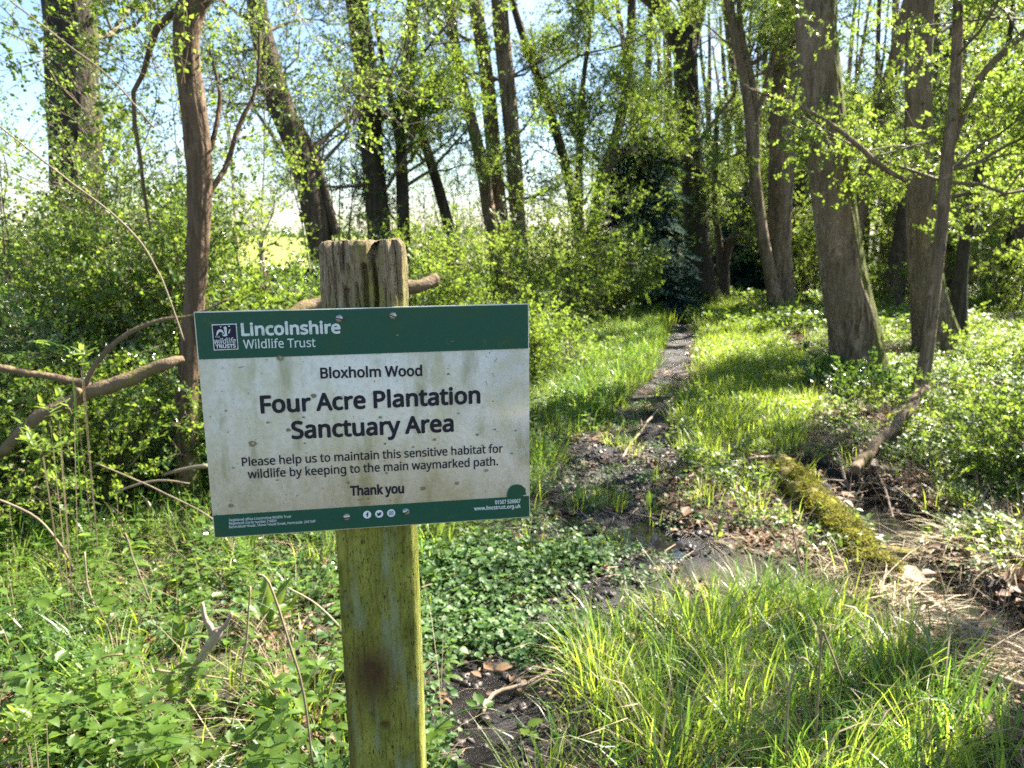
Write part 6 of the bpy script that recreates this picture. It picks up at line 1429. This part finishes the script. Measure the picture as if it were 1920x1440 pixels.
# dirt marks
for q, (px, py, r) in enumerate([(588, 742, 5.2), (473, 832, 7), (540, 806, 4.2), (569, 782, 2.4), (713, 782, 3), (815, 824, 3.2), (895, 815, 3), (912, 882, 3.6), (793, 916, 5), (432, 948, 4.6), (525, 671, 6), (841, 701, 2.5), (722, 832, 2.6),
            (502, 792, 3), (660, 878, 2), (775, 838, 2.2), (928, 805, 2), (652, 905, 3), (725, 887, 2.6), (857, 906, 4), (423, 770, 2), (571, 831, 2), (967, 807, 2), (745, 628, 2.2), (905, 835, 2), (437, 877, 1.8), (640, 745, 1.6), (860, 775, 1.8), (520, 900, 1.8), (960, 850, 2.2), (690, 935, 2)]):
    c = sg(px, py); rr = r / FPX * .98
    lp = [(c[0] + rr * (1 + .22 * math.sin(3 * a + q)) * math.cos(a), c[1] + rr * .8 * math.sin(a)) for a in np.linspace(0, 6.283, 13)[:-1]]
    lpi = [(c[0] + rr * .45 * math.cos(a) + rr * .1, c[1] + rr * .4 * math.sin(a) + rr * .1) for a in np.linspace(0, 6.283, 9)[:-1]]
    flat('dirt_spot', [lp, lpi[::-1]] if q % 3 == 1 and r > 2.5 else [lp], M['spot'], .0006, .0002)
for px, py, dx, dy in ((452, 688, 5, 1), (913, 718, 2, -4), (930, 675, 2, 3), (926, 703, -2, 4), (675, 937, 6, .5), (848, 640, 3, 1)):
    a = sg(px - dx, py + dy); b = sg(px + dx, py - dy); w_ = .0004
    flat('scratch_mark', [[(a[0], a[1] - w_), (b[0], b[1] - w_), (b[0], b[1] + w_), (a[0], a[1] + w_)]], M['spot'], .0006, .0002)
# screws
for q, (px, py) in enumerate([(636, 597), (737, 592), (650, 969), (761, 959)]):
    c = sg(px, py)
    prof = [(0.0, .0036), (.0018, .0034), (.0034, .0026), (.0046, .0012), (.0050, 0.0)]
    mb = MB(); V = []
    for r, h_ in prof:
        for a in np.arange(20) / 20 * 2 * np.pi: V.append([r * math.cos(a) + 1e-5, -h_, r * math.sin(a)])
    Q = [[i * 20 + j, i * 20 + (j + 1) % 20, (i + 1) * 20 + (j + 1) % 20, (i + 1) * 20 + j] for i in range(4) for j in range(20)]
    mb.add(V, Q)
    s = link('screw', mb.mesh('screw', M['screw'], True), root)
    s.matrix_local = Matrix.Translation(-rl) @ SG @ Matrix.Translation((c[0], -.0006, c[1]))
    mb = MB(); mb.box([0, -.0034, 0], [.0042, .0006, .0006]); sl = link('slot', mb.mesh('slot', M['ink']), s); sl.rotation_euler = (0, (.2, .35, -.05, -.5)[q], 0)

# ------------------------------------------------------------------ post
TOP = at(680, 452, 1.0)[2] - rl.z
def post_mesh():
    npm = 280; hw = POST_W / 2; r = .007
    # perimeter of a rounded square, counter clockwise from the middle of the back
    side = 2 * (hw - r); arc = math.pi / 2 * r; per = 4 * side + 4 * arc
    S = np.arange(npm) / npm * per; C, N = np.zeros((npm, 2)), np.zeros((npm, 2)); fr = np.full(npm, np.nan); rt = np.zeros(npm)
    for i, s in enumerate(S):
        s = s
        for k in range(4):
            if s < side:
                a = -math.pi / 2 + k * math.pi / 2          # k=0 front (-y), 1 right, 2 back, 3 left
                nn = np.array([math.cos(a), math.sin(a)]); tt = np.array([-nn[1], nn[0]])
                C[i] = nn * hw + tt * (-side / 2 + s); N[i] = nn
                if k == 0: fr[i] = -side / 2 + s
                break
            s -= side
            if s < arc:
                a0 = -math.pi / 2 + k * math.pi / 2; a = a0 + s / r
                nn0 = np.array([math.cos(a0), math.sin(a0)]); tt0 = np.array([-nn0[1], nn0[0]])
                cc = nn0 * (hw - r) + tt0 * (hw - r); nn = np.array([math.cos(a), math.sin(a)])
                C[i] = cc + nn * r; N[i] = nn
                break
            s -= arc
    zs = np.concatenate([np.arange(0, .14, .0013), np.arange(.14, TOP + .15, .005)])[::-1]
    zz = TOP - zs                                      # bottom to top
    U = C[:, 0][None, :]; Zt = (TOP - zz)[:, None]     # depth below the top
    front = np.clip(-N[:, 1], 0, 1)[None, :] ** 2
    dep = np.zeros((len(zz), npm))
    wav = lambda f, s: .0006 * np.sin(Zt * f + s)
    def crack(u0, w, d, z0, z1, drift=0.0, s=0):
        uc = u0 + drift * Zt + wav(90, s) + .0012 * fbm(Zt, Zt * 0 + s, .012, s, 3)
        env = np.clip((Zt - z0) / .006 + (1 if z0 <= 0 else 0), 0, 1) * np.clip((z1 - Zt) / .02, 0, 1)
        return d * env * np.exp(-((U - uc) / w) ** 4)
    dep += crack(-.022, .0013, .008, 0, .046, .02, 1)
    dep = np.maximum(dep, crack(.0172, .0060, .032, 0, .026, -.03, 2)); dep = np.maximum(dep, crack(.0150, .0026, .020, .010, .16, .045, 3))
    dep = np.maximum(dep, crack(.0030, .0034, .013, .026, .16, .03, 4)); dep = np.maximum(dep, crack(-.004, .0012, .006, .05, .16, .0, 12))
    dep += crack(-.021, .0024, .008, .055, .15, .02, 5) + crack(-.034, .0010, .004, .0, .10, .02, 6) + crack(-.016, .0016, .006, .026, .05, .05, 33)
    dep += crack(.030, .0008, .004, .05, .12, .0, 7) + crack(-.008, .0012, .004, .05, .15, .01, 8) + crack(-.041, .001, .003, .03, .09, 0, 9)
    dep += crack(-.026, .0008, .002, .01, .06, .0, 31) + crack(.010, .0008, .003, .0, .05, .03, 32)
    for q in range(22):
        u_ = RS.uniform(-.045, .045); a_ = RS.uniform(.42, 1.3)
        dep += crack(u_, .0006, RS.uniform(.0006, .0016), a_, a_ + RS.uniform(.03, .14), .01, 40 + q)
    dep *= front
    # the right shoulder is split away and slants back
    edge = .0385 + .02 * (Zt - .0) / .12 * .75
    ch = np.clip(C[:, 0][None, :] - (.0345 + .013 * np.clip(Zt / .11, 0, 1) + .0012 * fbm(Zt, Zt * 0, .02, 77, 3)), 0, None)
    dep += ch * 1.35 * front * np.clip((.13 - Zt) / .03, 0, 1)
    # knot
    kz = TOP - (at(715, 1362, .985)[2] - rl.z); ku = at(715, 1362, .985)[0] - POST_X + .012
    rk = np.hypot((U - ku) / .008, (Zt - kz) / .0065)
    dep += front * (.0035 * np.exp(-rk ** 4) - .0015 * np.exp(-((rk - 1.5) / .5) ** 2))
    top_rough = np.clip((.03 - Zt) / .03, 0, 1)
    s_ = S[None, :]
    s_ = s_ + .004 * fbm(s_ / .03, Zt / .03, 1, 9, 3) + .03 * np.clip(Zt, 0, .2) * np.sin(s_ * 30)
    dep += .0013 * fbm(s_ / .0028, Zt / .05, 1, 5, 3) * (.35 + .65 * np.clip((.15 - Zt) / .1, 0, 1)) + .0022 * fbm(s_ / .016, Zt / .02, 1, 6, 4) * (.3 + np.clip((.12 - Zt) / .1, 0, 1))
    dep += .003 * top_rough ** 2 * np.abs(fbm(s_ / .01, Zt / .02, 1, 8, 2)) + .004 * np.clip((.008 - Zt) / .008, 0, 1) ** 2
    XY = C[None] - N[None] * dep[..., None]
    ztop = .0022 * fbm(S / .012, S * 0, 1, 13, 4) + .004 * fbm(S / .05, S * 0, 1, 15, 2) + .0015 * fbm(S / .003, S * 0, 1, 19, 2)
    ztop = ztop - .005 * np.exp(-((C[:, 0] - .017) / .006) ** 2) * (C[:, 1] < 0)
    Zv = zz[:, None] + ztop[None] * np.clip((.02 - Zt) / .02, 0, 1)
    V = np.concatenate([XY, Zv[..., None]], -1)
    rings = [V]
    for q in range(1, 26):
        f = 1 - q / 26
        ring = V[-1].copy(); ring[:, :2] *= f; ring[:, 2] = TOP + ztop * f ** 2 + .0035 * fbm(ring[:, 0] / .008, ring[:, 1] / .02, 1, 23, 4) - .006 * np.exp(-((ring[:, 0] - .016 - .2 * ring[:, 1]) / .004) ** 2)
        rings.append(ring[None])
    V = np.concatenate(rings); n = len(V); V2 = np.vstack([V.reshape(-1, 3), [[0, 0, TOP - .002]]])
    i, j = np.meshgrid(np.arange(n - 1), np.arange(npm), indexing='ij')
    Q = np.stack([i * npm + j, i * npm + (j + 1) % npm, (i + 1) * npm + (j + 1) % npm, (i + 1) * npm + j], -1).reshape(-1, 4)
    T = np.array([[(n - 1) * npm + j_, (n - 1) * npm + (j_ + 1) % npm, n * npm] for j_ in range(npm)])
    vz = V2[:, 2]; algae = np.clip((TOP - vz - .035) / .12, 0, 1)
    sz = at(705, 1270, .985)[2] - rl.z; su = at(700, 1270, .985)[0] - POST_X + .010
    stain = np.exp(-(((V2[:, 0] - su + .004) / .036) ** 2 + ((vz - sz) / .058) ** 2) ** .9) * (V2[:, 1] < 0)
    stain = np.maximum(stain, .7 * np.clip(1 - (V2[:, 0] + .050) / .014, 0, 1) * np.clip((sz + .10 - vz) / .1, 0, 1) * (V2[:, 1] < 0))
    stain = np.maximum(stain, .9 * np.exp(-np.hypot((V2[:, 0] - ku) / .008, (TOP - vz - kz) / .0065) ** 4) * (V2[:, 1] < 0))
    return mesh_np('post', V2, [Q, T], M['post'], True, {'algae': algae, 'stain': stain})
m, n, l = newmat('weathered post')
streak = noise(n, l, 170, 7, .72, stretch=(1, 1, .09), dist=.9)
fleck = noise(n, l, 330, 5, .65, stretch=(1, 1, .30), dist=.4)
blot = noise(n, l, 22, 7, .62, stretch=(1, 1, .40))
wood_c = mixc(n, l, ramp(n, l, streak, .36, .66), (.11, .078, .045), (.46, .36, .23))
wood_c = mixc(n, l, ramp(n, l, blot, .45, .65), wood_c, (.24, .20, .07))
wood_c = mixc(n, l, ramp(n, l, fleck, .56, .66), wood_c, (.05, .035, .02))
alg_c = mixc(n, l, ramp(n, l, blot, .36, .62), (.10, .115, .014), (.33, .345, .065))
alg_c = mixc(n, l, ramp(n, l, streak, .50, .70), alg_c, (.10, .08, .018))
alg_c = mixc(n, l, ramp(n, l, fleck, .57, .65), alg_c, (.045, .035, .010))
alg_c = mixc(n, l, ramp(n, l, noise(n, l, 30, 4, .5, stretch=(1.4, 1, .25)), .55, .70), alg_c, (.26, .30, .17))
aa = n.new('ShaderNodeMath'); aa.operation = 'MULTIPLY_ADD'; aa.inputs[1].default_value = 1.3; l.new(streak, aa.inputs[0]); l.new(attr(n, 'algae'), aa.inputs[2])
a2 = n.new('ShaderNodeMath'); a2.operation = 'MULTIPLY_ADD'; a2.inputs[1].default_value = .8; l.new(blot, a2.inputs[0]); l.new(aa.outputs[0], a2.inputs[2])
c = mixc(n, l, ramp(n, l, a2.outputs[0], 1.15, 1.75), wood_c, alg_c)
st = n.new('ShaderNodeMath'); st.operation = 'MULTIPLY_ADD'; st.inputs[1].default_value = 1.5; l.new(blot, st.inputs[0]); l.new(attr(n, 'stain'), st.inputs[2])
c = mixc(n, l, ramp(n, l, st.outputs[0], .88, 1.75), c, mixc(n, l, fleck, (.035, .022, .008), (.12, .075, .03)))
hb_ = n.new('ShaderNodeMath'); hb_.operation = 'ADD'; l.new(streak, hb_.inputs[0]); l.new(fleck, hb_.inputs[1])
finish(n, l, c, .85, hb_.outputs[0], .9, .004, .2); M['post'] = m
po = link('post', post_mesh(), root)
po.rotation_euler = (0, LEAN, math.radians(4.0))
